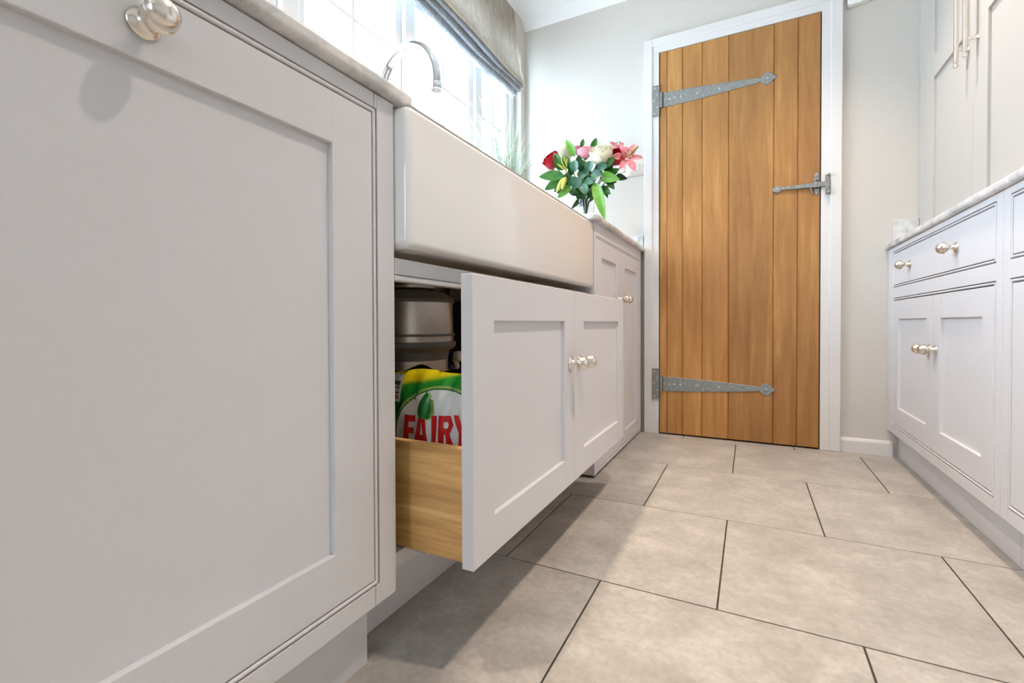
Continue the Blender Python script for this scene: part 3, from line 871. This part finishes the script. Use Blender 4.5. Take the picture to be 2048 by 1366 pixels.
def polar(name, mat, centre, outline, lift, rings=14, inner=0.0):
    """print patch between inner*outline and outline(angle 0..1)"""
    m = MB()
    def fn(u, v):
        k = inner + (1 - inner) * v
        ox, oz = outline(u)
        return on_bag(centre[0] + ox * k, max(centre[1] + oz * k, BZ0 + 0.02), lift)
    m.grid(fn, 64, rings)
    bmesh.ops.remove_doubles(m.bm, verts=m.bm.verts[:], dist=1e-6)
    return m.build(name, mat, bag, math.radians(60))
def ell(rx, rz):
    return lambda t: (rx * math.cos(2 * math.pi * t), rz * math.sin(2 * math.pi * t))
def drop(r, h):
    def fn(t):
        a = 2 * math.pi * t
        return (r * math.sin(a) * (abs(math.sin(a / 2)) ** 1.15), h * 0.5 * math.cos(a))
    return fn
CC = (-0.497, 0.344)
polar('logo_ring', 'print_lime', CC, ell(0.1045, 0.0925), 0.0012, 3, 0.95)
polar('logo_ring', 'print_green', CC, ell(0.1005, 0.0885), 0.0012, 3, 0.965)
polar('logo_disc', 'print_white', CC, ell(0.0975, 0.0860), 0.0012)
polar('logo_drop', 'print_lime', (-0.5240, 0.4000), drop(0.0225, 0.051), 0.0020)
polar('logo_drop', 'print_green', (-0.5285, 0.4005), drop(0.0212, 0.050), 0.0028)
polar('logo_drop', 'print_lime', (-0.5180, 0.3950), drop(0.0080, 0.026), 0.0032)
polar('logo_drop', 'print_green', (-0.5205, 0.3955), drop(0.0075, 0.025), 0.0036)
# bold condensed capitals, each made of strokes
L_H, L_B = 0.056, 0.3245
R4 = lambda a, b, c, d: ((a, c), (b, c), (b, d), (a, d))
LET = {
    'F': [R4(0, 0.44, 0, 1), R4(0.44, 1, 0.79, 1), R4(0.44, 0.88, 0.40, 0.60)],
    'A': [((0, 0), (0.30, 0), (0.56, 1), (0.34, 1)), ((0.70, 0), (1, 0), (0.68, 1), (0.46, 1)), ((0.25, 0.19), (0.75, 0.19), (0.70, 0.37), (0.30, 0.37))],
    'I': [R4(0, 1, 0, 1)],
    'R': [R4(0, 0.36, 0, 1), ((0.36, 0.80), (0.60, 0.80), (0.74, 1), (0.36, 1)), ((0.60, 0.80), (0.67, 0.70), (1, 0.72), (0.74, 1)), ((0.67, 0.70), (0.60, 0.60), (0.78, 0.44), (1, 0.72)), ((0.36, 0.40), (0.78, 0.44), (0.60, 0.60), (0.36, 0.60)), ((0.64, 0), (1, 0), (0.76, 0.46), (0.44, 0.42))],
    'Y': [R4(0.34, 0.68, 0, 0.46), ((0.34, 0.40), (0.62, 0.46), (0.34, 1), (0, 1)), ((0.40, 0.46), (0.68, 0.40), (1, 1), (0.66, 1))],
}
for ch, x0, w, rise in (('F', -0.5740, 0.0240, 0.0), ('A', -0.5510, 0.0330, 0.0012), ('I', -0.5125, 0.0105, 0.0030), ('R', -0.4970, 0.0290, 0.0045), ('Y', -0.4690, 0.0270, 0.0065)):
    patches('letter', 'print_red', [[(x0 + u * w, L_B + rise + v * L_H) for u, v in q] for q in LET[ch]], 0.0024, 6)
patches('sticker', 'print_white', [((-0.640, 0.404), (-0.5905, 0.402), (-0.589, 0.452), (-0.640, 0.452))], 0.0015)
for z0, z1, mt in ((0.433, 0.440, 'print_dark'), (0.4265, 0.4285, 'print_dark'), (0.4175, 0.420, 'print_dark'), (0.407, 0.4145, 'print_pinkish')):
    patches('sticker_print', mt, [R4(-0.636, -0.5935, z0, z1)], 0.0024, 5)

# ------------------------------------------------------------------ right base cabinets
XR = 0.506
def right_unit(y0, y1, label, last):
    c = thing('cabinet', (0.8, (y0 + y1) / 2, 0), label, 'cabinet')
    ZT = 0.846
    oy0, oy1 = y0 + 0.0325, y1 - (0.069 if last else 0.0325)
    MB().box(XR, XR + 0.022, y0, oy0, 0.109, ZT, 0.0012).build('stile', 'paint', c)
    MB().box(XR, XR + 0.022, oy1, y1, 0.109, ZT, 0.0012).build('stile', 'paint', c)
    MB().box(XR, XR + 0.022, oy0, oy1, 0.829, ZT, 0.001).build('top_rail', 'paint', c)
    MB().box(XR, XR + 0.022, oy0, oy1, 0.645, 0.686, 0.0012).build('middle_rail', 'paint', c)
    MB().box(XR, XR + 0.022, oy0, oy1, 0.109, 0.1400, 0.0012).build('bottom_rail', 'paint', c)
    bead(c, XR, -1, oy0, oy1, 0.686, 0.829, 0.0052, g=0.0027)
    bead(c, XR, -1, oy0, oy1, 0.1400, 0.645, 0.0052, g=0.0027)
    g = 0.0108
    dr = MB().box(XR + 0.0005, XR + 0.0215, oy0 + g, oy1 - g, 0.686 + g, 0.829 - g, 0.0012).build('drawer', 'paint', c)
    w = oy1 - oy0
    knob(dr, XR + 0.0005, oy0 + w * 0.267, 0.7555, -1)
    knob(dr, XR + 0.0005, oy0 + w * 0.748, 0.7555, -1)
    ym = (oy0 + oy1) / 2 - 0.022
    a = shaker('door', c, XR + 0.0005, -1, oy0 + g, ym - 0.001, 0.1400 + g, 0.645 - g, fw=0.062, fwt=0.072, fwb=0.068)
    b = shaker('door', c, XR + 0.0005, -1, ym + 0.001, oy1 - g, 0.1400 + g, 0.645 - g, fw=0.062, fwt=0.072, fwb=0.068)
    knob(a, XR + 0.0005, ym - 0.028, 0.4655, -1)
    knob(b, XR + 0.0005, ym + 0.030, 0.4655, -1)
    MB().box(XR + 0.022, 1.09, y0, y0 + 0.018, 0.109, ZT).box(XR + 0.022, 1.09, y1 - 0.018, y1, 0.109, ZT).box(XR + 0.022, 1.09, y0 + 0.018, y1 - 0.018, 0.109, 0.127).box(1.08, 1.09, y0 + 0.018, y1 - 0.018, 0.127, ZT).build('carcass', 'paint', c)
    MB().box(0.541, 0.559, y0, y1, 0.0, 0.1085, 0.001).build('plinth', 'paint', c)
    return c
right_unit(1.4385, 2.4135, 'grey cabinet with one wide drawer over two doors, opposite the sink by the door', True)
right_unit(0.44, 1.4375, 'partly seen grey drawer cabinet at the right edge of the picture', False)
MB_rw = [(0.492, 0.42), (1.098, 0.42), (1.098, 2.4135), (0.492, 2.4135)]
rw = MB().prism(MB_rw, 'z', 0.8465, 0.8665, 0.006, 4).build('marble_worktop', 'marble', None, SM)
tag(rw, 'marble worktop on the right hand cabinets under the dresser', 'worktop')
ru = MB().box(0.519, 0.5985, YB - 0.020, YB - 0.0005, 0.8668, 0.964, 0.002).build('marble_upstand', 'marble')
tag(ru, 'short marble upstand beside the dresser on the right', 'upstand')

# ------------------------------------------------------------------ dresser cupboard on the right worktop
XD = 0.600
dr = thing('dresser_cupboard', (0.85, 1.7, 0.8668), 'tall pale dresser cupboard with long bar handles standing on the right worktop', 'cupboard')
MB().box(XD, XD + 0.024, 2.338, 2.4135, 0.8668, 2.19, 0.0012).build('stile', 'dimmed_dresser_paint', dr)
MB().box(XD, XD + 0.024, 1.0, 1.07, 0.8668, 2.19, 0.0012).build('stile', 'dimmed_dresser_paint', dr)
MB().box(XD, XD + 0.024, 1.07, 2.338, 2.12, 2.19, 0.0012).build('top_rail', 'dimmed_dresser_paint', dr)
MB().box(XD + 0.024, 1.09, 2.39, 2.4135, 0.8668, 2.19).box(XD + 0.024, 1.09, 1.0, 1.02, 0.8668, 2.19).box(XD + 0.024, 1.09, 1.02, 2.39, 2.17, 2.19).box(1.08, 1.09, 1.02, 2.39, 0.8668, 2.17).build('carcass', 'dimmed_dresser_paint', dr)
ys = 1.9045
ya = shaker('door', dr, XD, -1, ys + 0.001, 2.3365, 0.8690, 2.118, fw=0.086, fwb=0.045, mid=(1.450, 1.528), mat='dimmed_dresser_paint')
yb = shaker('door', dr, XD, -1, 1.472, ys - 0.001, 0.8690, 2.118, fw=0.094, fwb=0.045, mid=(1.440, 1.518), mat='dimmed_dresser_paint')
yc = shaker('door', dr, XD, -1, 1.072, 1.470, 0.8690, 2.118, fw=0.086, fwb=0.045, mid=(1.440, 1.518), mat='dimmed_dresser_paint')
def bar_handle(parent, y):
    zb, zt = 1.357, 1.80
    h = MB().lathe([(0.0, zb), (0.0068, zb), (0.0072, zb + 0.003), (0.0062, zb + 0.006), (0.0062, zt - 0.006), (0.0072, zt - 0.003), (0.0068, zt), (0.0, zt)], (XD - 0.031, y, 0), seg=20).build('bar_handle', 'nickel', parent, SM)
    for zz, s in ((zb, -1), (zt, 1)):
        MB().lathe([(0.003, 0), (0.0034, 0.003), (0.0060, 0.006), (0.0068, 0.010), (0.0058, 0.0145), (0.0030, 0.0170), (0, 0.0176)], (XD - 0.031, y, zz), (0, 0, s), 18).build('finial', 'nickel', h, SM)
    for zz in (1.392, 1.765):
        MB().lathe([(0.0085, 0.0), (0.0085, 0.002), (0.0055, 0.005), (0.0042, 0.008), (0.0042, 0.031)], (XD, y, zz), (-1, 0, 0), 18).build('standoff', 'nickel', h, SM)
bar_handle(ya, 1.936)
bar_handle(yb, 1.868)

# ------------------------------------------------------------------ roman blind
bl = thing('roman_blind', (-1.10, 1.30, 1.74), 'grey woven roman blind drawn up in folds over the window', 'blind')
BY0, BY1 = 0.36, 2.245
def wob(y, k):
    return 0.004 * math.sin(y * 5.2 + k) + 0.003 * math.sin(y * 11 + 2.1 * k)
def front(u, v):
    y = BY0 + u * (BY1 - BY0)
    z = 2.215 + v * (1.797 - 2.215)
    x = -1.118 + 0.060 * v ** 1.6 + wob(y, 0) * v
    return (x, y, z + wob(y, 1) * v * 0.7)
MB().grid(front, 60, 14, 0.003).build('front_panel', 'fabric', bl, SM)
def fold(i, xf, xb, zb, zt, k):
    def fn(u, v):
        y = BY0 + 0.002 + u * (BY1 - BY0 - 0.004 - 0.003 * i)
        if v < 0.4:
            t = v / 0.4
            x, z = xf + 0.004 * t, zt + (zb + 0.010 - zt) * t
        elif v < 0.6:
            t = (v - 0.4) / 0.2 * math.pi
            r = (xf + 0.004 - xb) / 2
            x, z = (xf + 0.004 + xb) / 2 + r * math.cos(t), zb + 0.010 - 0.010 * math.sin(t)
        else:
            t = (v - 0.6) / 0.4
            x, z = xb, zb + 0.010 + (zt - zb - 0.010) * t
        return (x + wob(y, k), y, z + wob(y, k + 1) * 0.6)
    MB().grid(fn, 60, 20, 0.002).build('fold', 'lining', bl, SM)
fold(1, -1.070, -1.086, 1.788, 1.825, 0.4)
fold(2, -1.088, -1.104, 1.768, 1.822, 1.1)
fold(3, -1.107, -1.123, 1.750, 1.815, 1.8)
def back(u, v):
    y = BY0 + 0.004 + u * (BY1 - BY0 - 0.016)
    return (-1.1285 + wob(y, 2) * 0.3, y, 2.2 + v * (1.742 - 2.2))
MB().grid(back, 40, 8, 0.002).build('back_panel', 'lining', bl, SM)
MB().box(-1.139, -1.112, BY0, BY1, 2.205, 2.243, 0.002).build('headrail', 'upvc', bl)

# ------------------------------------------------------------------ ornamental grass by the window
gp = thing('potted_grass', (-1.04, 1.99, 0.9275), 'wispy pale ornamental grass in a pot by the window', 'plant')
GX, GY = -1.045, 1.99
MB().lathe([(0.0, 0.9277), (0.050, 0.9277), (0.062, 1.05), (0.064, 1.062), (0.058, 1.062), (0.056, 1.045), (0.0, 1.045)], (GX, GY, 0), seg=32).build('pot', 'pot', gp, SM)
def blades(n, mat, hmin, hmax, spread, wid, seed):
    rr = random.Random(seed)
    m = MB()
    for i in range(n):
        a = rr.uniform(0, 2 * math.pi)
        h = rr.uniform(hmin, hmax)
        s = rr.uniform(0.1, 1) ** 0.8 * spread
        bx, by = GX + rr.uniform(-0.035, 0.035), GY + rr.uniform(-0.035, 0.035)
        dx, dy = math.cos(a) * s, math.sin(a) * s
        dx = max(dx, -0.06)
        dx = min(dx, 0.16)
        prev = None
        N = 5
        for k in range(N + 1):
            t = k / N
            c = Vector((bx + dx * t ** 1.8, by + dy * t ** 1.8, 1.04 + h * (t - 0.18 * s / spread * t * t)))
            w = wid * (1 - 0.92 * t)
            side = Vector((-math.sin(a + 0.6), math.cos(a + 0.6), 0)) * w
            p = (m.bm.verts.new(c - side), m.bm.verts.new(c + side))
            if prev:
                m.bm.faces.new((prev[0], prev[1], p[1], p[0]))
            prev = p
    return m
g1 = blades(260, 'blade', 0.30, 0.58, 0.30, 0.0021, 3).build('grass_blades', 'blade', gp, recalc=False)
g1['kind'] = 'stuff'
g2 = blades(60, 'plume', 0.45, 0.66, 0.36, 0.0026, 5).build('grass_plumes', 'plume', gp, recalc=False)
g2['kind'] = 'stuff'

# ------------------------------------------------------------------ vase and flowers
VX, VY, VZ = -0.675, 2.08, 0.9277
vs_ = MB().lathe([(0.0, 0.0), (0.030, 0.0), (0.036, 0.004), (0.034, 0.04), (0.035, 0.10), (0.040, 0.165), (0.043, 0.185), (0.0405, 0.185), (0.0375, 0.165), (0.032, 0.10), (0.031, 0.045), (0.031, 0.012), (0.0, 0.010)], (VX, VY, VZ), seg=40).build('glass_vase', 'vase_glass', None, SM)
tag(vs_, 'clear glass vase holding the bouquet on the left worktop', 'vase')

def stem_to(parent, end, mat='stem', r=0.0024, jitter=0.0):
    e = Vector(end)
    m = Vector((VX, VY, VZ + 0.175))
    off = Vector(((e.x - VX) * 0.10, (e.y - VY) * 0.10, 0))
    base = Vector((VX, VY, VZ + 0.014)) - off * 1.2
    p1 = m + off * 0.8
    pts = [base, base.lerp(p1, 0.5), p1]
    for k in (0.35, 0.7, 1.0):
        q = p1.lerp(e, k)
        q.z += 0.012 * math.sin(math.pi * k)
        pts.append(q)
    MB().tube(pts, r, 7).build('stem', mat, parent, SM)

def leaf(parent, a, b, w, mat, sag=0.01, roll=0.0, name='leaf', round_=False, cup=0.25):
    a, b = Vector(a), Vector(b)
    d = b - a
    L = d.length
    t = d.normalized()
    view = Vector((-a.x, -a.y, 0.55 - a.z)).normalized()
    side = t.cross(view).normalized()
    up = side.cross(t).normalized()
    side2 = side * math.cos(roll) + up * math.sin(roll)
    up2 = up * math.cos(roll) - side * math.sin(roll)
    nu, nv = 9, 4
    def fn(u, v):
        s = 2 * v - 1
        if round_:
            ww = w * math.sqrt(max(0, 1 - (2 * u - 1) ** 2) + 0.0004)
        else:
            ww = w * (math.sin(math.pi * min(1, u ** 0.75)) ** 0.8 + 0.02)
        c = a + d * u + Vector((0, 0, -sag * 4 * (u - 0.0) * u * 0.5)) + up2 * (sag * 1.5 * math.sin(math.pi * u))
        return c + side2 * (s * ww / 2) + up2 * (abs(s) * ww * cup)
    return MB().grid(fn, nu, nv).build(name, mat, parent, 3.2, recalc=False)

def rose(parent, c, r, mat, axis=(0, -0.6, 0.8), layers=5):
    """overlapping cupped petals around a bud, each its own part"""
    c = Vector(c)
    ax = Vector(axis).normalized()
    a0 = ax.orthogonal().normalized()
    b0 = ax.cross(a0)
    rr = random.Random(int(abs(c.x) * 9973))
    for k in range(layers):
        n = 3 if k < 2 else 5
        f = (k + 1) / layers
        for i in range(n):
            th = 2 * math.pi * (i / n) + k * 0.9 + rr.uniform(-0.12, 0.12)
            span = 2 * math.pi / n * 0.72
            rad = r * (0.30 + 0.70 * f) * rr.uniform(0.96, 1.04)
            top = r * (0.88 - 0.30 * f)
            def fn(u, v, th=th, span=span, rad=rad, top=top, f=f):
                s = 2 * v - 1
                aa = th + s * span * (0.55 + 0.45 * math.sin(math.pi * min(1, u * 0.9)))
                ph = -1.25 + u * (1.25 + 0.95 - 0.55 * f)
                lip = max(0, u - 0.82) * f
                q = rad * max(0.06, math.cos(ph)) ** 0.8 + r * 0.75 * lip
                hh = (r * 0.95 * math.sin(ph) if ph < 0 else top * math.sin(ph) / math.sin(0.95 - 0.55 * f + 1e-6) * 0.8) - 0.16 * r * s * s * u - r * 0.25 * lip
                return c + (a0 * math.cos(aa) + b0 * math.sin(aa)) * q + ax * hh
            MB().grid(fn, 8, 6).build('petal', mat, parent, 3.2, recalc=False)
    MB().lathe([(0, -1.12 * r), (0.22 * r, -1.05 * r), (0.34 * r, -0.9 * r), (0.2 * r, -0.7 * r)], c, ax, 12).build('calyx', 'stem', parent, SM)

def lily(parent, c, r, axis, mat):
    c = Vector(c)
    ax = Vector(axis).normalized()
    a0 = ax.orthogonal().normalized()
    b0 = ax.cross(a0)
    for i in range(6):
        th = 2 * math.pi * i / 6 + 0.3
        e = a0 * math.cos(th) + b0 * math.sin(th)
        sd = ax.cross(e)
        wd_ = r * (0.25 if i % 2 else 0.19)
        def fn(u, v, e=e, sd=sd, wd_=wd_):
            s = 2 * v - 1
            ww = wd_ * (math.sin(math.pi * min(1, 0.08 + 0.92 * u)) ** 0.7)
            out_ = r * (0.08 + 0.95 * u)
            up_ = r * (0.55 * u - 0.75 * max(0, u - 0.35) ** 1.6)
            return c + e * out_ + ax * (up_ + 0.12 * wd_ * abs(s)) + sd * (s * ww)
        MB().grid(fn, 10, 4).build('petal', mat, parent, 3.2, recalc=False)
    for i in range(6):
        th = 2 * math.pi * i / 6
        e = a0 * math.cos(th) + b0 * math.sin(th)
        tip = c + ax * r * 0.62 + e * r * 0.26
        st = MB().tube([c, c + ax * r * 0.35 + e * r * 0.07, tip], 0.0009, 5).build('stamen', 'bud_green', parent, SM)
        MB().lathe([(0, -0.006), (0.0021, -0.003), (0.0021, 0.003), (0, 0.006)], tip, e.cross(ax), 8).build('anther', 'stamen', st, SM)

def bud(parent, a, b, r, mat):
    a, b = Vector(a), Vector(b)
    L = (b - a).length
    MB().lathe([(0, 0), (r * 0.55, L * 0.06), (r, L * 0.35), (r * 0.95, L * 0.6), (r * 0.6, L * 0.85), (r * 0.2, L * 0.97), (0, L)], a, b - a, 12).build('bud', mat, parent, SM)

def flower(name, label, cat='flower'):
    return thing(name, (VX, VY, VZ + 0.012), label, cat, 'flowers in the glass vase')

f = flower('rose', 'deep red rose at the left of the bouquet')
stem_to(f, (-0.815, 2.04, 1.285)); rose(f, (-0.8245, 2.03, 1.3076), 0.040, 'petal_red', (-0.35, -0.7, 0.6))
leaf(f, (-0.7693, 2.03, 1.25), (-0.8015, 2.0, 1.335), 0.042, 'leaf_mid', 0.004)
f = flower('rose', 'small deep red rose tucked behind the pink lily')
stem_to(f, (-0.54, 2.08, 1.265)); rose(f, (-0.533, 2.075, 1.290), 0.038, 'petal_red', (0.3, -0.75, 0.55))
leaf(f, (-0.5902, 2.04, 1.2393), (-0.525, 2.03, 1.276), 0.038, 'leaf_mid', 0.003)
f = flower('rose', 'large cream white rose at the front centre of the bouquet')
stem_to(f, (-0.600, 2.04, 1.265)); rose(f, (-0.5873, 2.03, 1.3000), 0.050, 'petal_white', (0.1, -0.6, 0.75), 6)
f = flower('rose', 'cream white rose half hidden at the back left of the bouquet')
stem_to(f, (-0.79, 2.13, 1.36)); rose(f, (-0.800, 2.14, 1.380), 0.043, 'petal_white', (-0.2, -0.5, 0.8))
f = flower('rose', 'pale pink rosebud beside the large white rose')
stem_to(f, (-0.668, 2.05, 1.29)); rose(f, (-0.6661, 2.04, 1.325), 0.034, 'petal_pink', (0, -0.35, 0.93))
leaf(f, (-0.645, 2.08, 1.335), (-0.6247, 2.08, 1.395), 0.030, 'leaf_mid', 0.002)
f = flower('rose', 'small pink rose behind the pale pink rosebud')
stem_to(f, (-0.728, 2.12, 1.35)); rose(f, (-0.7326, 2.12, 1.372), 0.025, 'petal_pink', (-0.1, -0.4, 0.9))
leaf(f, (-0.7016, 2.1, 1.365), (-0.692, 2.1, 1.410), 0.020, 'leaf_mid', 0.002)
f = flower('carnation', 'pale blush flower low at the left edge of the bouquet')
stem_to(f, (-0.83, 2.06, 1.255)); rose(f, (-0.841, 2.05, 1.272), 0.022, 'petal_blush', (-0.6, -0.6, 0.4))

f = flower('lily', 'open pink lily with rust stamens at the right of the bouquet')
stem_to(f, (-0.49, 2.09, 1.262)); lily(f, (-0.489, 2.085, 1.277), 0.068, (0.45, -0.85, 0.1), 'petal_lily')
bud(f, (-0.4805, 2.08, 1.290), (-0.433, 2.075, 1.322), 0.0085, 'bud_tan')
leaf(f, (-0.5844, 2.02, 1.196), (-0.497, 2.0, 1.172), 0.046, 'leaf_light', 0.004)
leaf(f, (-0.5418, 2.1, 1.212), (-0.488, 2.1, 1.196), 0.030, 'leaf_dark', 0.002)
f = flower('lily', 'pink lily facing away at the top right of the bouquet')
stem_to(f, (-0.545, 2.14, 1.335)); lily(f, (-0.542, 2.14, 1.335), 0.060, (0.2, 0.25, 0.9), 'petal_lily')
f = flower('lily', 'yellow green lily buds low on the left of the bouquet')
stem_to(f, (-0.752, 2.0, 1.212)); bud(f, (-0.750, 2.0, 1.208), (-0.784, 1.995, 1.146), 0.0125, 'bud_green')
bud(f, (-0.742, 2.0, 1.210), (-0.757, 1.99, 1.150), 0.0105, 'bud_green')
leaf(f, (-0.7511, 2.0, 1.22), (-0.866, 1.98, 1.224), 0.044, 'leaf_mid', 0.001)
leaf(f, (-0.7747, 2.02, 1.2065), (-0.846, 2.0, 1.168), 0.040, 'leaf_mid', 0.002)
leaf(f, (-0.7306, 2.03, 1.1781), (-0.790, 2.02, 1.128), 0.036, 'leaf_light', 0.002)
f = flower('lily', 'slim yellowish lily spray between red rose and centre leaves')
stem_to(f, (-0.745, 2.03, 1.245))
for dx, dz in ((-0.018, 0.055), (-0.004, 0.062), (0.012, 0.05), (-0.036, 0.03), (0.004, -0.02)):
    bud(f, (-0.748, 2.02, 1.245), (-0.748 + dx, 2.0, 1.245 + dz), 0.0048, 'bud_green')
leaf(f, (-0.7199, 2.06, 1.315), (-0.760, 2.05, 1.402), 0.036, 'leaf_light', 0.002)

f = flower('foliage_sprig', 'long light green leaf hanging down over the vase rim', 'foliage')
stem_to(f, (-0.612, 2.0, 1.16))
leaf(f, (-0.608, 2.0, 1.165), (-0.553, 1.97, 1.000), 0.046, 'leaf_light', 0.006)
leaf(f, (-0.586, 2.06, 1.1662), (-0.5633, 2.05, 1.1072), 0.024, 'leaf_dark', 0.002)
f = flower('eucalyptus_sprig', 'round leaved blue green eucalyptus in the middle of the bouquet', 'foliage')
stem_to(f, (-0.66, 2.01, 1.27))
for (x, y, z, dx, dz, w) in ((-0.694, 1.995, 1.225, -0.004, 0.052, 0.040), (-0.692, 1.985, 1.200, -0.004, -0.052, 0.054), (-0.622, 1.995, 1.198, 0.050, -0.004, 0.044), (-0.640, 2.01, 1.222, 0.012, 0.046, 0.040), (-0.668, 2.03, 1.205, 0.02, 0.035, 0.038), (-0.650, 2.0, 1.172, 0.046, 0.004, 0.032), (-0.600, 2.02, 1.225, 0.042, 0.022, 0.038), (-0.67, 1.99, 1.16, 0.03, -0.04, 0.04)):
    leaf(f, (x, y, z), (x + dx, y - 0.006, z + dz), w, 'leaf_euca', 0.002, 0.3, round_=True)
rl = random.Random(11)
for nm, ctr, cnt, lab in (('foliage_sprig', (-0.715, 2.04, 1.215), 24, 'dark green leaf sprig filling the left half of the bouquet'), ('foliage_sprig', (-0.615, 2.05, 1.20), 24, 'dark green leaf sprig filling the right half of the bouquet')):
    f = flower(nm, lab, 'foliage')
    stem_to(f, ctr)
    for i in range(cnt):
        a = rl.uniform(0, 2 * math.pi)
        s = rl.uniform(0.01, 0.055)
        p = Vector(ctr) + Vector((math.cos(a) * s * 1.1, rl.uniform(-0.03, 0.05), math.sin(a) * s * 0.9 - 0.01))
        q = p + Vector((math.cos(a) * 0.05 + rl.uniform(-0.02, 0.02), rl.uniform(-0.03, 0.01), math.sin(a) * 0.05 + rl.uniform(-0.01, 0.03)))
        leaf(f, p, q, rl.uniform(0.026, 0.042), rl.choice(['leaf_dark', 'leaf_dark', 'leaf_mid']), 0.003, rl.uniform(-0.5, 0.5))
    for i in range(12):
        p = Vector((VX + rl.uniform(-0.03, 0.03), VY + rl.uniform(-0.04, 0.0), 1.115 + rl.uniform(0, 0.06)))
        q = p + Vector((rl.uniform(-0.05, 0.05), rl.uniform(-0.02, 0.0), rl.uniform(-0.055, 0.03)))
        leaf(f, p, q, rl.uniform(0.020, 0.034), 'leaf_dark', 0.003, rl.uniform(-0.5, 0.5))

# ------------------------------------------------------------------ wall fittings
sp = thing('light_switch', (-0.547, YB, 1.29), 'brushed steel double switch plate on the wall behind the lily', 'switch')
MB().box(-0.620, -0.474, YB - 0.006, YB - 0.0005, 1.295, 1.381, 0.003, 3).build('plate', 'steel', sp, SM)
for x in (-0.583, -0.511):
    MB().box(x - 0.012, x + 0.012, YB - 0.010, YB - 0.006, 1.320, 1.356, 0.002).build('rocker', 'steel', sp)
for x in (-0.612, -0.482):
    MB().lathe([(0.004, 0), (0.0035, 0.001), (0, 0.0012)], (x, YB - 0.006, 1.338), (0, -1, 0), 12).build('screw', 'screw', sp, SM)
sb = thing('alarm_sensor', (0.402, YB, 1.868), 'small white rounded box high on the wall right of the door', 'sensor')
MB().prism([(0.360, 2.02), (0.360, 1.874), (0.366, 1.868), (0.424, 1.870), (0.438, 1.874), (0.446, 1.886), (0.446, 2.02)], 'y', YB - 0.034, YB - 0.0005, 0.004, 3).build('housing', 'white_plastic', sb, SM)
MB().box(0.378, 0.428, YB - 0.0365, YB - 0.034, 1.95, 2.0, 0.001).build('lens', 'white_plastic', sb)

# ------------------------------------------------------------------ ceiling downlights (the room's own lamps)
DL_LABELS = ['above the far end of the butler sink', 'above the near end of the butler sink', 'at the rear left of the room', 'in front of the dresser by the door', 'in front of the near drawer unit', 'at the rear right of the room']
for (x, y), lb in zip(LAMPS, DL_LABELS):
    dl = thing('downlight', (x, y, ZC), 'recessed ceiling downlight ' + lb, 'downlight', 'ceiling downlights')
    MB().lathe([(0.034, -0.0005), (0.045, -0.0005), (0.045, -0.004), (0.040, -0.007), (0.034, -0.005)], (x, y, ZC), seg=28, cap=False).build('trim_ring', 'upvc', dl, SM)
    MB().lathe([(0.0, -0.0015), (0.033, -0.0015)], (x, y, ZC), seg=28, cap=False).build('diffuser', 'lamp_glow', dl)
    ld = bpy.data.lights.new('downlight_lamp', 'SPOT')
    ld.energy = LAMP_W
    ld.color = LAMP_COL
    ld.spot_size = math.radians(98)
    ld.spot_blend = 0.9
    ld.shadow_soft_size = 0.03
    lo = bpy.data.objects.new('downlight_lamp', ld)
    COL.objects.link(lo)
    lo.parent = dl
    lo.location = (0, 0, -0.012)
